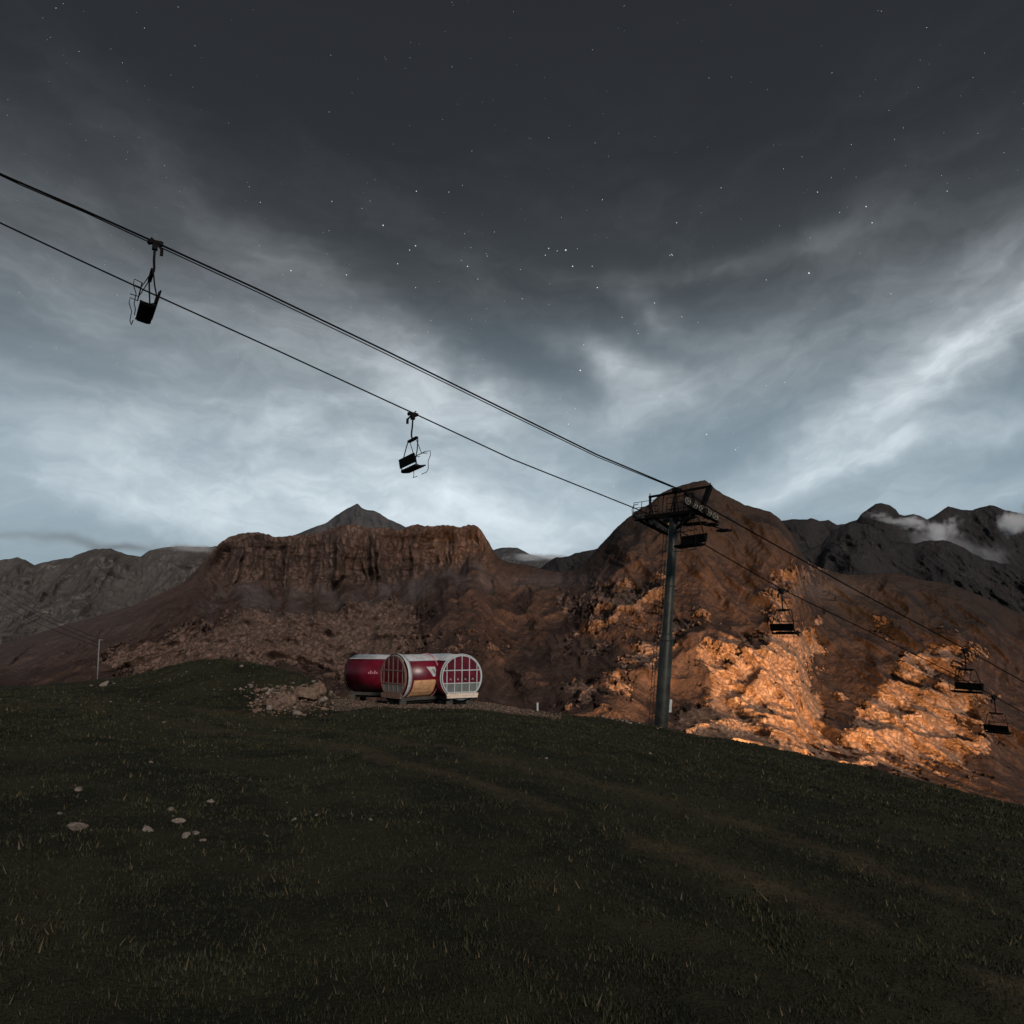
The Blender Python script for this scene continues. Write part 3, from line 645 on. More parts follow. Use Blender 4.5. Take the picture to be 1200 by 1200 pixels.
# ------------------------------------------------------------------ chairs (one built, the rest copied)
def make_chair():
    root = empty('lift_chair', (0, 0, 0), 'x', 'chairlift chair', 'chairs hanging on the two ropes')
    g = MB()
    g.box((0, 0, .02), .46, .14, .16); g.box((0, .0, -.16), .2, .2, .26); g.bar((-.30, .03, .06), (.30, .03, -.02), .06)
    g.bar((.04, 0, .08), (.16, -.02, .20), .06); g.bar((-.02, .02, 0), (-.26, .14, -.30), .08)
    g.box((-.25, .12, -.40), .12, .08, .28); g.tube([(.20, -.10, .0), (.20, .12, .0)], .09, 10); g.tube([(-.20, -.10, .0), (-.20, .12, .0)], .09, 10)
    g.build('grip', M['dsteel'], root)
    MB().tube([(0, 0, -.2), (0, 0, -.7), (-.03, 0, -1.05), (-.02, 0, -1.22), (.03, 0, -1.34), (.06, 0, -1.38)], .048, 8).build('hanger', M['dsteel'], root, True)
    MB().box((.06, 0, -1.40), .14, 1.15, .11).box((.06, 0, -1.47), .08, .9, .05).build('crossbar', M['dsteel'], root)
    for s in (-1, 1):
        MB().tube([(.06, s * .56, -1.40), (.06, s * .68, -1.46), (.04, s * .76, -1.62), (-.03, s * .90, -2.2), (-.12, s * .97, -2.62), (-.06, s * 1.0, -2.95), (.1, s * 1.0, -3.02), (.46, s * 1.0, -2.96)], .030, 8).build('side_arm', M['dsteel'], root, True)
    bk = MB(); 
    Mt = Matrix.Rotation(R_(-12), 3, 'Y')
    bk.box((-.20, 0, -2.62), .07, 2.02, .50, Mt)
    bo = bk.build('backrest', M['seat'], root)
    for k_ in range(4):
        MB().box((-.155, -.75 + k_ * .5, -2.62), .05, .44, .42, Mt).build('back_pad', M['seat'], bo)
    MB().bar((-.02, -1.02, -3.03), (-.02, 1.02, -3.03), .08, .07).bar((.36, -1.02, -3.01), (.36, 1.02, -3.01), .05, .05).build('seat_frame', M['dsteel'], root)
    for k_ in range(4):
        b_ = MB(); yc = -.75 + k_ * .5
        vs = []
        for (xx, zz) in ((-.13, -2.95), (.0, -2.99), (.3, -2.95), (.44, -2.90), (.45, -2.97), (.30, -3.06), (.0, -3.11), (-.12, -3.08)):
            vs.append((xx, zz))
        n_ = len(vs); pts = [(a_, yc - .225, c_) for a_, c_ in vs] + [(a_, yc + .225, c_) for a_, c_ in vs]
        b_.add(pts, [tuple(range(n_ - 1, -1, -1)), tuple(range(n_, 2 * n_))] + [(i_, (i_ + 1) % n_, (i_ + 1) % n_ + n_, i_ + n_) for i_ in range(n_)])
        b_.build('seat_pad', M['seat'], root)
    rb = MB()
    rb.tube([(.10, -.42, -1.5), (.30, -.46, -1.95), (.42, -.48, -2.2), (.74, -.5, -2.15)], .020, 6)
    rb.tube([(.10, .42, -1.5), (.30, .46, -1.95), (.42, .48, -2.2), (.74, .5, -2.15)], .020, 6)
    rb.tube([(.42, -.95, -2.2), (.42, .95, -2.2)], .024, 6)
    rb.tube([(.42, -.95, -2.2), (.70, -.97, -2.12), (.72, -.97, -2.35), (.60, -.97, -2.7), (.64, -.95, -3.1), (.58, -.9, -3.28), (.56, -.30, -3.30)], .018, 6)
    rb.tube([(.42, .95, -2.2), (.70, .97, -2.12), (.72, .97, -2.35), (.60, .97, -2.7), (.64, .95, -3.1), (.58, .9, -3.28), (.56, .30, -3.30)], .018, 6)
    rb.build('restraint_bar', M['dsteel'], root, True)
    return root
up_dir = math.atan2(-LD.y, -LD.x); dn_dir = math.atan2(LD.y, LD.x)
chairs = [(up0, 182, 284, up_dir, 'dark empty four seat lift chair highest at the left, facing uphill', 0),
          (lo0, 484, 485, dn_dir, 'dark lift chair on the lower rope against pale cloud above the cabin', 4),
          (up0, 807, 578, up_dir, 'dark lift chair hanging right beside the pylon head', 4),
          (lo0, 916, 691, dn_dir, 'dark lift chair first down the slope right of the pylon', 0),
          (up0, 1130, 761, up_dir, 'dark lift chair above the orange lit rocks, second right of the pylon', 0),
          (lo0, 1165, 816, dn_dir, 'lowest dark lift chair, cut by the right edge of the photo', 0)]
proto = make_chair()
for i, (bs, px_, py_, rz, lab, tilt) in enumerate(chairs):
    o = proto if i == 0 else copy_tree(proto)
    o.location = on_line(bs, px_, py_) - Vector((0, 0, .03)); o.rotation_euler = (0, R_(tilt) * .5, rz); o['label'] = lab

# ------------------------------------------------------------------ pylon
YT = HS / 62.3
base_ = Vector(P(774, 862, YT)); top_ = Vector(P(790.5, 600, YT))
pyl = empty('lift_pylon', base_, 'tall grey steel chairlift pylon leaning slightly right on the hill crest', 'pylon')
ax = (top_ - base_); PH = ax.length; ax.normalize()
pd = (LD - ax * LD.dot(ax)).normalized(); pc = ax.cross(pd); pc = pc if pc.dot(LC) > 0 else -pc
def T_(c, d, u): return pc * c + pd * d + ax * u     # local pylon frame: across, along the line, up
def lathe(mb, prof, n=24):
    vs = []; fs = []
    for (r_, u_) in prof:
        for k_ in range(n):
            a_ = 2 * math.pi * k_ / n; vs.append(T_(r_ * math.cos(a_), r_ * math.sin(a_), u_))
    for i_ in range(len(prof) - 1):
        for k_ in range(n):
            a_ = i_ * n + k_; b_ = i_ * n + (k_ + 1) % n; fs.append((a_, b_, b_ + n, a_ + n))
    fs.append(tuple(range(n - 1, -1, -1))); fs.append(tuple(range((len(prof) - 1) * n, len(prof) * n)))
    return mb.add(vs, fs)
ucone = PH * .415
shm = lathe(MB(), [(.40, -.6), (.39, ucone), (.30, ucone + .38), (.285, PH - .4)], 24)
sh = shm.build('shaft', M['steel'], pyl, True)
try: sh.data.set_sharp_from_angle(angle=R_(30))
except Exception: pass
for u_, r_ in ((ucone, .40), (ucone + .38, .31), (PH * .66, .31)):
    lathe(MB(), [(r_, u_ - .03), (r_ + .03, u_ - .03), (r_ + .03, u_ + .03), (r_, u_ + .03)], 24).build('flange', M['steel'], pyl)
lathe(MB(), [(.62, -.75), (.62, .12), (.55, .16), (.3, .16)], 20).build('footing', M['block'], pyl)
ld = MB()
for s in (-.17, .17): ld.tube([T_(-.30, -.56 + s * .7, .5), T_(-.30, -.56 + s * .7, ucone), T_(-.22, -.44 + s * .7, ucone + .6), T_(-.22, -.44 + s * .7, PH - .4)], .018, 6)
u_ = .6
while u_ < PH - .4:
    q = 0 if u_ < ucone else min(1, (u_ - ucone) / .6)
    c_ = -.30 + .08 * q; d_ = -.56 + .12 * q
    ld.bar(T_(c_, d_ - .12, u_), T_(c_, d_ + .12, u_), .02); u_ += .3
for u_ in np.arange(1, PH - .5, 1.8): ld.bar(T_(-.26, -.5, u_), T_(-.1, -.2, u_), .03)
ld.build('ladder', M['dsteel'], pyl)
MB().add([T_(a_, b_, c_) for a_, b_, c_ in ((.1, .46, 1.35), (.1, .64, 1.35), (.1, .64, 2.1), (.1, .46, 2.1), (.07, .46, 1.35), (.07, .64, 1.35), (.07, .64, 2.1), (.07, .46, 2.1))],
         [(0, 1, 2, 3), (7, 6, 5, 4), (0, 4, 5, 1), (3, 2, 6, 7), (0, 3, 7, 4), (1, 5, 6, 2)]).bar(T_(.08, .3, 1.7), T_(.08, .47, 1.7), .04).build('sign_plate', M['white'], pyl)
U = PH
def bx(mb, c, d, u, sc_, sd_, su_):
    Mx = Matrix((pc, pd, ax)).transposed(); return mb.box(T_(c, d, u), sc_, sd_, su_, Mx)
arm = MB(); bx(arm, 0, 0, U - .15, 5.4, .28, .28); bx(arm, 0, 0, U - .42, 1.4, .5, .3)
arm.bar(T_(-.3, 0, U - 1.0), T_(-1.7, 0, U - .3), .16, .16, pd).bar(T_(.3, 0, U - 1.0), T_(1.7, 0, U - .3), .16, .16, pd)
arm.build('crossarm', M['dsteel'], pyl)
# lifting frame over the arm
fr = MB()
for c_ in (-2.25, 0.0): fr.bar(T_(c_, 0, U), T_(c_ - (.12 if c_ else 0), 0, U + 1.18), .12, .12, pd)
fr.bar(T_(-2.25, .25, U), T_(-2.37, 0, U + 1.1), .07).bar(T_(0, -.3, U), T_(0, 0, U + 1.2), .09).bar(T_(0, .35, U), T_(0, 0, U + 1.25), .07)
fr.bar(T_(2.15, .1, U - .1), T_(2.75, .1, U + 1.25), .30, .2, pd)
fr.bar(T_(-2.45, 0, U + 1.18), T_(2.9, .1, U + 1.3), .13, .13)
fr.bar(T_(2.78, .1, U + 1.2), T_(2.78, .1, U + 1.5), .06); fr.bar(T_(-2.4, 0, U + 1.1), T_(-2.4, 0, U + 1.4), .06); bx(fr, .1, 0, U + 1.35, .5, .36, .22)
fr.bar(T_(1.1, 0, U), T_(1.1, 0, U + 1.2), .05); fr.bar(T_(-1.1, 0, U), T_(-1.1, 0, U + 1.2), .05)
fr.build('lifting_frame', M['dsteel'], pyl)
# catwalks with railings
for nm, c0, c1 in (('catwalk', -2.7, -.4), ('catwalk', .4, 2.6)):
    cw = MB(); bx(cw, (c0 + c1) / 2, -.75, U - .42, abs(c1 - c0), .40, .04)
    for c_ in (c0 + .1, (c0 + c1) / 2, c1 - .1): cw.bar(T_(c_, -.2, U - .45), T_(c_, -1.0, U - .45), .06)
    o = cw.build(nm, M['dsteel'], pyl); rl = MB()
    for h_ in (.35, .72, 1.08): rl.tube([T_(c0, -1.0, U - .42 + h_), T_(c1, -1.0, U - .42 + h_)], .02, 6)
    for k_ in range(4):
        c_ = c0 + (c1 - c0) * k_ / 3; rl.tube([T_(c_, -1.0, U - .42), T_(c_, -1.0, U + .66)], .022, 6)
    rl.build('railing', M['dsteel'], o)
hp = MB(); hp.tube([T_(-2.9, -.6, U - .3), T_(-3.25, -.6, U - .05), T_(-3.35, -.6, U + .35), T_(-3.2, -.6, U + .62), T_(-2.8, -.6, U + .66)], .025, 6)
hp.build('guard_hoop', M['dsteel'], pyl); hp = MB(); hp.tube([T_(-2.9, .5, U - .3), T_(-3.25, .5, U - .05), T_(-3.35, .5, U + .35), T_(-3.2, .5, U + .62), T_(-2.8, .5, U + .66)], .025, 6); hp.build('guard_hoop', M['dsteel'], pyl)
def sheaves(bs, px0, py0, px1, py1, n_, side_c, label):
    a_ = on_line(bs, px0, py0) - base_; b_ = on_line(bs, px1, py1) - base_; dv = (b_ - a_); dn = dv.normalized()
    upv = dn.cross(LC).normalized(); upv = upv if upv.z > 0 else -upv
    bb = MB(); bb.bar(a_ - upv * .34, b_ - upv * .34, .10, .16, upv); 
    for q in (.2, .8): bb.bar(a_ + dv * q - upv * .5 - LC * .02, a_ + dv * q - upv * .18, .10, .26, upv)
    bb.bar(a_ + dv * .15 - upv * .52, a_ + dv * .85 - upv * .52, .12, .16, upv)
    bb.bar(a_ - dn * .1 - upv * .62 + LC * .3, b_ + dn * .1 - upv * .62 + LC * .3, .28, .04, upv)
    for q in (.1, .5, .9): bb.bar(a_ + dv * q - upv * .5, a_ + dv * q - upv * .62 + LC * .3, .05)
    tr = bb.build('sheave_beam', M['dsteel'], pyl)
    for k_ in range(n_):
        c_ = a_ + dv * (k_ / (n_ - 1)) - upv * .24
        w_ = MB(); prof = [(.05, -.07), (.2, -.07), (.235, -.06), (.235, .06), (.2, .07), (.05, .07)]; nn = 20; vs = []; fs = []
        ca_ = LC.copy(); xa = dn; ya = upv
        for (r_, o_) in prof:
            for j_ in range(nn):
                an = 2 * math.pi * j_ / nn; vs.append(c_ + xa * (r_ * math.cos(an)) + ya * (r_ * math.sin(an)) + ca_ * o_)
        for i_ in range(len(prof) - 1):
            for j_ in range(nn):
                p_ = i_ * nn + j_; q_ = i_ * nn + (j_ + 1) % nn; fs.append((p_, q_, q_ + nn, p_ + nn))
        w_.add(vs, fs); wh = w_.build('sheave', M['rubber'], tr)
        rg = MB(); pts = [c_ + xa * (.20 * math.cos(t_)) + ya * (.20 * math.sin(t_)) + ca_ * .09 for t_ in np.linspace(0, 2 * math.pi, 17)]
        rg.tube(pts, .022, 5, False); rg.tube([c_ + ca_ * .05, c_ + ca_ * .13], .05, 8)
        for t_ in range(3): rg.bar(c_ + ca_ * .09, c_ + ca_ * .09 + xa * .19 * math.cos(t_ * 2.1) + ya * .19 * math.sin(t_ * 2.1), .025)
        rg.build('sheave_rim', M['wheel'] if side_c > 0 else M['steel'], tr)
sheaves(up0, 806, 583, 838, 601, 5, 1, ''); sheaves(lo0, 747, 599, 786, 619, 6, -1, '')
jb = MB(); bx(jb, 1.3, .5, U - .75, 1.7, .3, .16); bx(jb, 2.2, .9, U - .8, .8, .5, .12); bx(jb, 2.5, 1.7, U - 1.05, .9, .4, .12); jb.bar(T_(2.1, .5, U - .8), T_(2.6, 1.9, U - 1.05), .06); jb.build('service_step', M['dsteel'], pyl)
for c_, d_ in ((2.3, .2), (-1.9, .8), (-1.5, .9)):
    bm_ = MB(); bx(bm_, c_, d_, U - .5, .14, .14, .14); bm_.build('wheel_glint', M['glint_yellow'], pyl)  # small yellow boxes stand in for light glinting on the wheels

# ------------------------------------------------------------------ barrel cabin
RH = 1.09
cb0 = Vector(P(461, 793.5, 40.5)); cc0 = Vector(P(541, 793.0, 40.6)); ca0 = Vector(P(416, 794.5, 46.2))
hz = (cb0.z + cc0.z) / 2
cb0.z = cc0.z = hz; ca0.z = hz - .1
org = Vector((cb0.x + 1.5, cb0.y + 1, hz - RH - .35))
cab = empty('barrel_cabin', org, 'crimson cabin of three joined barrels with grey sheet roof and round glazed ends', 'cabin')
cb0 -= org; cc0 -= org; ca0 -= org
def frame(d):                                       # d: horizontal unit vector pointing back along the barrel
    d = Vector(d).normalized(); s = d.cross(Vector((0, 0, 1))).normalized(); return d, s
def arc(mb, o, d, s, l0, l1, a0, a1, r0, r1, n=28):
    """shell between radii r0, r1 and angles a0..a1 (0 = side s, 90 = up) from l0 to l1 along d"""
    vs = []; fs = []; full = abs(a1 - a0) >= 359.9
    ang = [R_(a0 + (a1 - a0) * i / n) for i in range(n if full else n + 1)]; m_ = len(ang)
    for (l, r_) in ((l0, r1), (l1, r1), (l1, r0), (l0, r0)):
        for t in ang: vs.append(o + d * l + (s * math.cos(t) + Vector((0, 0, 1)) * math.sin(t)) * r_)
    for q in range(4):
        for i in range(m_ if full else m_ - 1):
            j = (i + 1) % m_; fs.append((q * m_ + i, q * m_ + j, ((q + 1) % 4) * m_ + j, ((q + 1) % 4) * m_ + i))
    if not full: fs += [(0, m_, 2 * m_, 3 * m_), (m_ - 1, 4 * m_ - 1, 3 * m_ - 1, 2 * m_ - 1)]
    return mb.add(vs, fs)
def disc_strip(o, d, s, x0, x1, y0, y1, R, off, th, n=8):
    xs = np.linspace(x0, x1, n + 1); vs = []; fs = []; cols = []
    for x_ in xs:
        lim = math.sqrt(max(0, R * R - x_ * x_)); t_ = min(y1, lim); b_ = max(y0, -lim)
        if t_ < b_: t_ = b_ = (max(min(y1, lim), y0) if y0 > 0 else max(y0, -lim))
        cols.append((x_, b_, t_))
    for (x_, b_, t_) in cols:
        for yy in (b_, t_):
            for oo in (off, off + th): vs.append(o + s * x_ + Vector((0, 0, yy)) + d * oo)
    for i in range(n):
        a_ = i * 4; b2 = a_ + 4
        fs += [(a_, b2, b2 + 2, a_ + 2), (a_ + 1, a_ + 3, b2 + 3, b2 + 1), (a_ + 2, b2 + 2, b2 + 3, a_ + 3), (a_, a_ + 1, b2 + 1, b2)]
    e = n * 4; fs += [(0, 2, 3, 1), (e, e + 1, e + 3, e + 2)]
    return vs, fs
def pod(o, dvec, L, fmat, band, glazed=True, rings=(), R=RH, cap=(46, 134)):
    d, s = frame(dvec)
    arc(MB(), o, d, s, .03, L, -180, 180, R - .03, R, 56).build('hull', M['red'], cab, True)
    rc = arc(MB(), o, d, s, .06, L, cap[0], cap[1], R + .012, R + .035, 20).build('roof_cap', M['roof'], cab, True)
    for a_ in cap: arc(MB(), o, d, s, .05, L, a_ - 1.3, a_ + 1.3, R + .037, R + .07, 2).build('roof_edge', M['roof'], rc)
    for (l_, w_, mt) in rings: arc(MB(), o, d, s, l_, l_ + w_, -180, 180, R + .04, R + .085, 56).build('hoop', mt, cab, True)
    if not glazed:
        vs, fs = disc_strip(o, d, s, -R + .02, R - .02, -R, R, R - .02, .02, .04, 20); MB().add(vs, fs).build('end_wall', M['red'], cab); return
    wf = arc(MB(), o, d, s, -.05, .05, -180, 180, R - .04, R + .02, 56)
    xsv = [-.76 * R, -.37 * R, 0, .38 * R, .77 * R]; ysv = [.31 * R, -.29 * R, -.71 * R]
    bw = .04
    for x_ in xsv:
        lim = math.sqrt(R * R - x_ * x_) - .04
        wf.bar(o + s * x_ + Vector((0, 0, max(-lim, ysv[2]))) - d * .03, o + s * x_ + Vector((0, 0, lim)) - d * .03, bw, bw, d)
    for i_, y_ in enumerate(ysv):
        lim = math.sqrt(R * R - y_ * y_) - .04
        wf.bar(o - s * lim + Vector((0, 0, y_)) - d * .035, o + s * lim + Vector((0, 0, y_)) - d * .035, bw + .01, bw + (.01 if i_ else 0), d)
    w = wf.build('round_window', fmat, cab, False)
    xe = [-R + .06] + xsv + [R - .06]; ye = [-.71 * R, -.29 * R, .31 * R, R - .05]
    for i_ in range(len(xe) - 1):
        for j_ in range(3):
            x0, x1, y0, y1 = xe[i_], xe[i_ + 1], ye[j_], ye[j_ + 1]
            xm = min(abs(x0), abs(x1)) if x0 * x1 > 0 else 0
            ym = 0 if y0 * y1 < 0 else min(abs(y0), abs(y1))
            if xm * xm + ym * ym > (R - .12) ** 2: continue
            vs, fs = disc_strip(o, d, s, x0 + .012, x1 - .012, y0 + .012, y1 - .012, R - .055, -.012, .018, 6)
            MB().add(vs, fs).build('pane', M['milk'] if j_ == 0 else M['redglass'], w)
    vs, fs = disc_strip(o, d, s, -R + .04, R - .04, -R + .05, R - .05, R - .05, .015, .02, 20); MB().add(vs, fs).build('inner_screen', M['red'], cab)
    return w, d, s
# left barrel, seen along its side
pod(ca0, (.93, -.37, 0), 3.6, None, None, False, rings=((.0, .05, M['dsteel']),), R=1.05, cap=(52, 128))
wB, dB, sB = pod(cb0, (.73, .683, 0), 3.7, M['brown_left'], None, True, rings=((.07, .05, M['dsteel']), (.13, .22, M['white']), (2.05, .05, M['pink'])))
wC, dC, sC = pod(cc0, (-.44, .898, 0), 2.9, M['white'], None, True, rings=((.03, .05, M['white']),))
vis = -1 if sB.dot(Vector((.68, -.73, 0))) < 0 else 1
# boarded panel on the middle barrel
sv = sB * vis
pn = arc(MB(), cb0, dB, sv, .52, 1.92, -66, -8, RH + .01, RH + .02, 12).build('timber_panel', M['board'], cab)
for k_ in range(8):
    a0 = -65 + k_ * 7.1
    arc(MB(), cb0, dB, sv, .54, 1.90, a0, a0 + 6.5, RH + .022, RH + .05 + .006 * (k_ % 2), 2).build('plank', M['board'], pn)
# white sticker with a dark mark
def patch(l0a, l1a, l0b, l1b, a0, a1, mat, name, off, par=cab, o=cb0, d=dB, s=sv, R=RH):
    vs = []
    for k_ in range(4):
        q = k_ / 3; a_ = R_(a1 + (a0 - a1) * q)
        for l_ in (l0a + (l0b - l0a) * q, l1a + (l1b - l1a) * q):
            for rr_ in (off, off + .006): vs.append(o + d * l_ + (s * math.cos(a_) + Vector((0, 0, 1)) * math.sin(a_)) * (R + rr_))
    fs = []
    for k_ in range(3):
        b_ = k_ * 4; fs += [(b_ + 1, b_ + 3, b_ + 7, b_ + 5), (b_, b_ + 4, b_ + 6, b_ + 2), (b_, b_ + 1, b_ + 5, b_ + 4), (b_ + 2, b_ + 6, b_ + 7, b_ + 3)]
    fs += [(0, 2, 3, 1), (12, 13, 15, 14)]
    return MB().add(vs, fs).build(name, mat, par)
stk = patch(1.35, 1.92, 1.72, 1.96, 0, 27, M['white'], 'sticker', .012)
patch(1.68, 1.84, 1.78, 1.88, 8, 20, M['post'], 'sticker_mark', .022, stk)
dA, sA = frame((.93, -.37, 0)); sAv = sA if sA.y < 0 else -sA
for q in range(5):
    patch(1.55 + q * .13, 1.63 + q * .13, 1.55 + q * .13, 1.63 + q * .13, 2, 12 if q % 2 else 8, M['pink'], 'lettering', .006, cab, ca0, dA, sAv, 1.05)
for q in range(4):
    xx = (-.565 + .375 * q) * RH; c0_ = cc0 + sC * xx + Vector((0, 0, -.16)) - dC * .03
    mk = MB(); mk.bar(c0_ - sC * .05, c0_ + Vector((0, 0, .10)), .02, .015); mk.bar(c0_ + sC * .05 + Vector((0, 0, -.01)), c0_ + Vector((0, 0, .10)), .015, .015); mk.build('window_mark', M['white'], wC)
# pale timber sill under the right window, dark sill under the left one
for (o_, d_, s_, mt) in ((cc0, dC, sC, M['pale_board']), (cb0, dB, sB, M['brown_left'])):
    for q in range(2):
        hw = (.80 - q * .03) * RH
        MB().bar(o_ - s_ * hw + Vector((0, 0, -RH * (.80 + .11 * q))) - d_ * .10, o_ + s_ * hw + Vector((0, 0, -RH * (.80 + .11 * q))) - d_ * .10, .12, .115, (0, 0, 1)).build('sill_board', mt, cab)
# floor beams and blocks
for (o_, d_, s_, L_) in ((cb0, dB, sB, 3.6), (cc0, dC, sC, 2.8), (ca0, dA, sA, 3.5)):
    c_ = o_ + d_ * (L_ / 2 + .1) + Vector((0, 0, -RH - .12)); MB().bar(c_ - d_ * (L_ / 2 - .25), c_ + d_ * (L_ / 2 - .25), .9, .2).build('under_shade', M['rubber'], cab)  # dark box added to stand in for the shade beneath the barrel
for (o_, d_, s_, L_) in ((cb0, dB, sB, 3.6), (cc0, dC, sC, 2.8), (ca0, dA, sA, 3.5)):
    for s2 in (-.55, .55):
        MB().bar(o_ + s_ * s2 + Vector((0, 0, -RH - .02)), o_ + d_ * L_ + s_ * s2 + Vector((0, 0, -RH - .02)), .14, .16).build('floor_beam', M['block'], cab)
        for l_ in (.25, L_ - .4):
            p_ = o_ + d_ * l_ + s_ * s2; w0 = p_ + org; gz = float(ground_z(w0.x, w0.y)) - org.z
            zt = o_.z - RH - .10; hh = max(.15, zt - gz + .15)
            MB().box((p_.x, p_.y, zt - hh / 2), .32, .32, hh).build('support_block', M['block'], cab)

# ------------------------------------------------------------------ rocks
rock_meshes = {}
def rock_mesh(mat, seed, sub=2):
    key = (mat, seed)
    if key in rock_meshes: return rock_meshes[key]
    bm = bmesh.new(); bmesh.ops.create_icosphere(bm, subdivisions=sub, radius=1); rs = random.Random(seed)
    pl = [(Vector((rs.gauss(0, 1), rs.gauss(0, 1), rs.gauss(0, 1))).normalized(), rs.uniform(.45, .8)) for _ in range(9)]
    for v in bm.verts:
        for nrm, dd in pl:
            q = v.co.dot(nrm) - dd
            if q > 0: v.co -= nrm * q
        v.co *= rs.uniform(.96, 1.04)
    me = bpy.data.meshes.new('rock'); bm.to_mesh(me); bm.free(); me.materials.append(M[mat]); rock_meshes[key] = me
    return me
def put_rock(p, size, mat, label, group=None, flat=.6, sink=.15):
    o = bpy.data.objects.new('rock', rock_mesh(mat, random.randrange(8))); COL.objects.link(o)
    o.location = p + Vector((0, 0, size * flat * .5 - size * sink)); o.scale = (size * .5 * random.uniform(.8, 1.3), size * .5 * random.uniform(.7, 1.1), size * .5 * flat * random.uniform(.8, 1.2))
    o.rotation_euler = (random.uniform(-.4, .4), random.uniform(-.4, .4), random.uniform(0, 6.28))
    tag(o, label, 'rock', group)
big_r = [(91, 966, 24, 'largest pale rock in the grass at the bottom left corner'), (172, 970, 17, 'flat pale rock at the bottom, second large rock from the left'), (210, 961, 10, 'small white rock, right one of the bottom group of stones'),
         (200, 948, 9, 'small tan rock above the bottom group of stones'), (218, 978, 12, 'tan angular rock at the foot of the bottom group of stones'), (203, 961, 6, 'tiny white rock, left one of the bottom group of stones'), (229, 975, 8, 'round grey stone by the bottom group of stones'),
         (238, 984, 8, 'white stone lowest of the bottom group'), (247, 938, 9, 'pointed pinkish rock standing alone in the grass'), (92, 924, 9, 'low flat stone in dark grass at the left'), (70, 953, 6, 'small stone just above the largest corner rock'),
         (123, 801, 12, 'smooth pale boulder on the left skyline near the thin pole'), (107, 803, 5, 'small white stone just left of the smooth skyline boulder'), (283, 780, 6, 'small white rock on top of the mound'), (344, 960, 6, 'small pinkish rock alone near the bottom'),
         (371, 955, 5, 'small pale stone alone right of the bottom stones'), (313, 979, 5, 'tiny white stone at the bottom edge'), (177, 893, 5, 'small pale stone in the middle of the left grass'), (194, 866, 4, 'tiny white stone beside the worn track'),
         (322, 856, 4, 'tiny bright stone below the rubble heap'), (434, 960, 5, 'tiny white stone in the grass below the cabin'), (762, 883, 5, 'small pale stone left of the pylon foot'), (640, 888, 5, 'flat grey stone in the grass slope below the cabin'), (192, 846, 4, 'tiny pale stone under the mound foot')]
for (a_, b_, s_, lab) in big_r:
    p = ground_hit(a_, b_ + s_ * .25)
    if p is not None: put_rock(p, s_ / F * p.y * 1.15, 'stone', lab, None, .55)
heap_big = [(357, 815, 24, 'widest brown rock face under the right end of the mound'), (373, 809, 17, 'brown crag stepping down from the skyline beside the cabin pad'), (338, 822, 20, 'dark brown outcrop in the centre of the rubble heap'), (320, 826, 16, 'low brown outcrop left of the heap centre'),
            (316, 829, 11, 'long grey boulder low in the middle of the rubble heap'), (331, 817, 10, 'tan slanting slab in the middle of the rubble heap'), (345, 823, 9, 'brown boulder right of the slanting slab in the heap'),
            (294, 804, 7, 'grey rock topmost at the left of the rubble heap'), (362, 816, 11, 'broad brown rock face at the right of the rubble heap'), (377, 821, 7, 'bright white rock at the far right of the heap'), (348, 836, 8, 'pale flat rock at the foot of the heap'),
            (368, 799, 7, 'round pale rock on the skyline above the heap'), (372, 814, 8, 'steep tan rock under the skyline at the right end of the heap'), (302, 810, 8, 'dark tan boulder at the left shoulder of the heap')]
for (a_, b_, s_, lab) in heap_big:
    p = ground_hit(a_, b_ + s_ * .2)
    if p is not None: put_rock(p, s_ / F * p.y * 1.2, 'stone2' if 'tan' in lab or 'brown' in lab else 'stone', lab, 'rocks in the rubble heap', .8, .22)
def clip_n(v, m_, s):
    while abs(v) > 2: v = random.gauss(0, 1)
    return m_ + s * v
n_ = 0
while n_ < 150:
    a_ = clip_n(random.gauss(0, 1), 338, 30); b_ = clip_n(random.gauss(0, 1), 819, 10); p = ground_hit(a_, b_)
    if p is None or p.y > 52 or float(perlin(a_ / 9, b_ / 5, 3.3)) < -.05 - .5 * (1 - abs(a_ - 338) / 60): continue
    s_ = random.choice((1.6, 2, 2, 2.4, 2.8, 3, 3.5, 4, 5, 7)); n_ += 1
    put_rock(p, s_ / F * p.y, random.choice(('stone', 'stone', 'stone2')), 'broken pale rock lying in the rubble heap at the right end of the mound', 'rocks in the rubble heap', random.uniform(.5, 1.0), .1)
n_ = 0
while n_ < 110:
    if random.random() < .45: a_, b_ = random.uniform(120, 300), random.uniform(775, 835)
    elif random.random() < .6: a_, b_ = random.uniform(395, 660), random.uniform(826, 842)
    elif random.random() < .5: a_, b_ = random.uniform(20, 330), random.uniform(915, 988)
    else: a_, b_ = random.uniform(20, 560), random.uniform(840, 985)
    p = ground_hit(a_, b_)
    if p is None or p.y > 54: continue
    s_ = random.uniform(1.2, 3.4); n_ += 1
    put_rock(p, s_ / F * p.y, 'stone', 'little pale stone half sunk in the dark grass', 'little stones in the grass', .5)
for k_ in range(26):
    a_ = random.uniform(690, 775); b_ = float(poly(np.array([a_]), crest)[0]) + random.uniform(0, 3); p = ground_hit(a_, b_)
    if p is not None: put_rock(p, random.uniform(2, 5) / F * p.y, 'stone', 'grey rock on the crest just left of the pylon foot', 'crest rocks by the pylon', .5, .1)
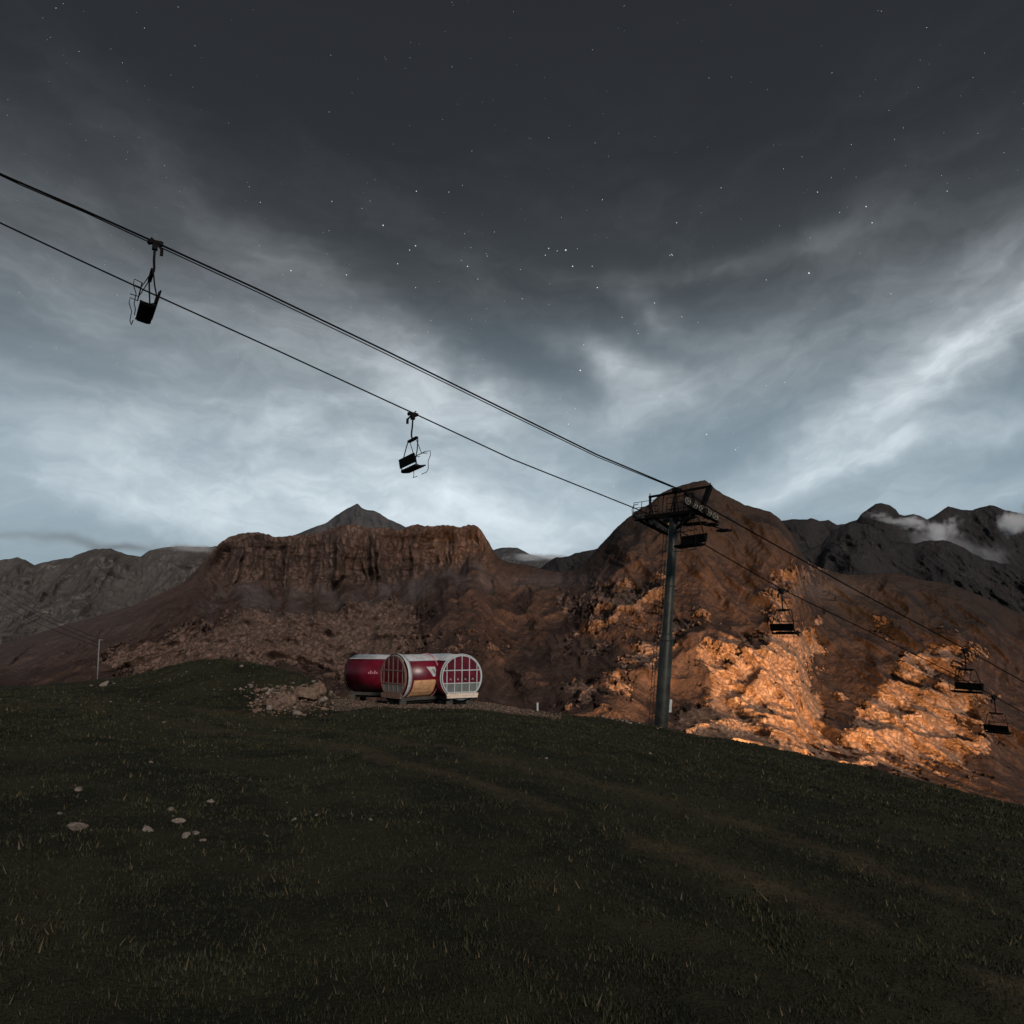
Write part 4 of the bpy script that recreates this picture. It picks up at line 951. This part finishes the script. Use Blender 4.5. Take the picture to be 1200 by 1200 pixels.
# small rubble and gravel too small to count
def rubble(name, n, sampler, smin, smax, mat, label):
    base_me = [np.array([v.co for v in rock_mesh('stone', i_).vertices]) for i_ in range(1)]
    ico = bmesh.new(); bmesh.ops.create_icosphere(ico, subdivisions=1, radius=1); bv = np.array([v.co for v in ico.verts]); bf = np.array([[v.index for v in f.verts] for f in ico.faces]); ico.free()
    Vs = []; Fs = []; c_ = 0
    while c_ < n:
        x_, y_, ok = sampler()
        if not ok: continue
        s_ = random.uniform(smin, smax) * .5; z_ = float(ground_z(x_, y_)); v_ = bv * (1 + rng.normal(0, .18, (len(bv), 1))) * s_ * np.array([random.uniform(.7, 1.4), random.uniform(.7, 1.4), random.uniform(.4, .9)])
        an = random.uniform(0, 6.28); v_ = v_ @ np.array([[math.cos(an), math.sin(an), 0], [-math.sin(an), math.cos(an), 0], [0, 0, 1]])
        Vs.append(v_ + np.array([x_, y_, z_ + s_ * .2])); Fs.append(bf + c_ * len(bv)); c_ += 1
    tag(link(name, np_mesh(name, np.concatenate(Vs), np.concatenate(Fs), False), mat), label, 'stones', kind='stuff')
def s_rub():
    p = ground_hit(clip_n(random.gauss(0, 1), 343, 27), clip_n(random.gauss(0, 1), 820, 10))
    return (p.x, p.y, p.y < 52) if p is not None else (0, 0, False)
rubble('rubble', 600, s_rub, .05, .16, M['stone2'], 'fine broken rubble between the larger rocks of the heap')
def s_gra():
    y_ = random.uniform(36, 48); px_ = random.uniform(392, 655); return (px_ - 600) / F * y_ / math.cos(PITCH) , y_, True
rubble('gravel', 3000, s_gra, .03, .12, M['stone2'], 'loose grey gravel spread on the pad around the cabin')

# ------------------------------------------------------------------ thin poles and distant wires
p0 = Vector(P(114.5, 796, 57)); p1 = Vector(P(116.5, 749, 57))
pole = empty('thin_pole', p0, 'thin pale pole with a short crosspiece on the left skyline', 'pole')
h_ = p1 - p0
MB().tube([(0, 0, -.8), (h_.x, h_.y, h_.z)], [.05, .04], 8).build('shaft', M['post'], pole, True)
MB().bar((h_.x - .02, h_.y, h_.z - .05), (h_.x + .22, h_.y, h_.z - .05), .05).build('crosspiece', M['post'], pole)
for k_, (ya_, yb_) in enumerate(((697, 750), (703, 754), (716, 757))):
    a_ = Vector(P(-40, ya_ - 34, 70)); b_ = Vector(P(116.5, yb_ - 1 + k_, 57)); pts = []
    for q in range(13):
        t = q / 12; p = a_.lerp(b_, t); p.z -= .5 * math.sin(math.pi * t); pts.append(p)
    tag(MB().tube(pts, .016, 5).build('wire', M['rope'], smooth=True), ('topmost', 'middle', 'lowest')[k_] + ' thin wire running from the far left to the thin pole', 'wire')
g_ = P(630, 838, 46.5)
mp_ = empty('marker_post', (g_[0], g_[1], float(ground_z(g_[0], g_[1]))), 'short white marker post on the crest between cabin and pylon', 'post')
MB().box((0, 0, .2), .10, .10, .62).build('post', M['white'], mp_); MB().box((0, 0, .53), .12, .12, .04).build('cap', M['post'], mp_)
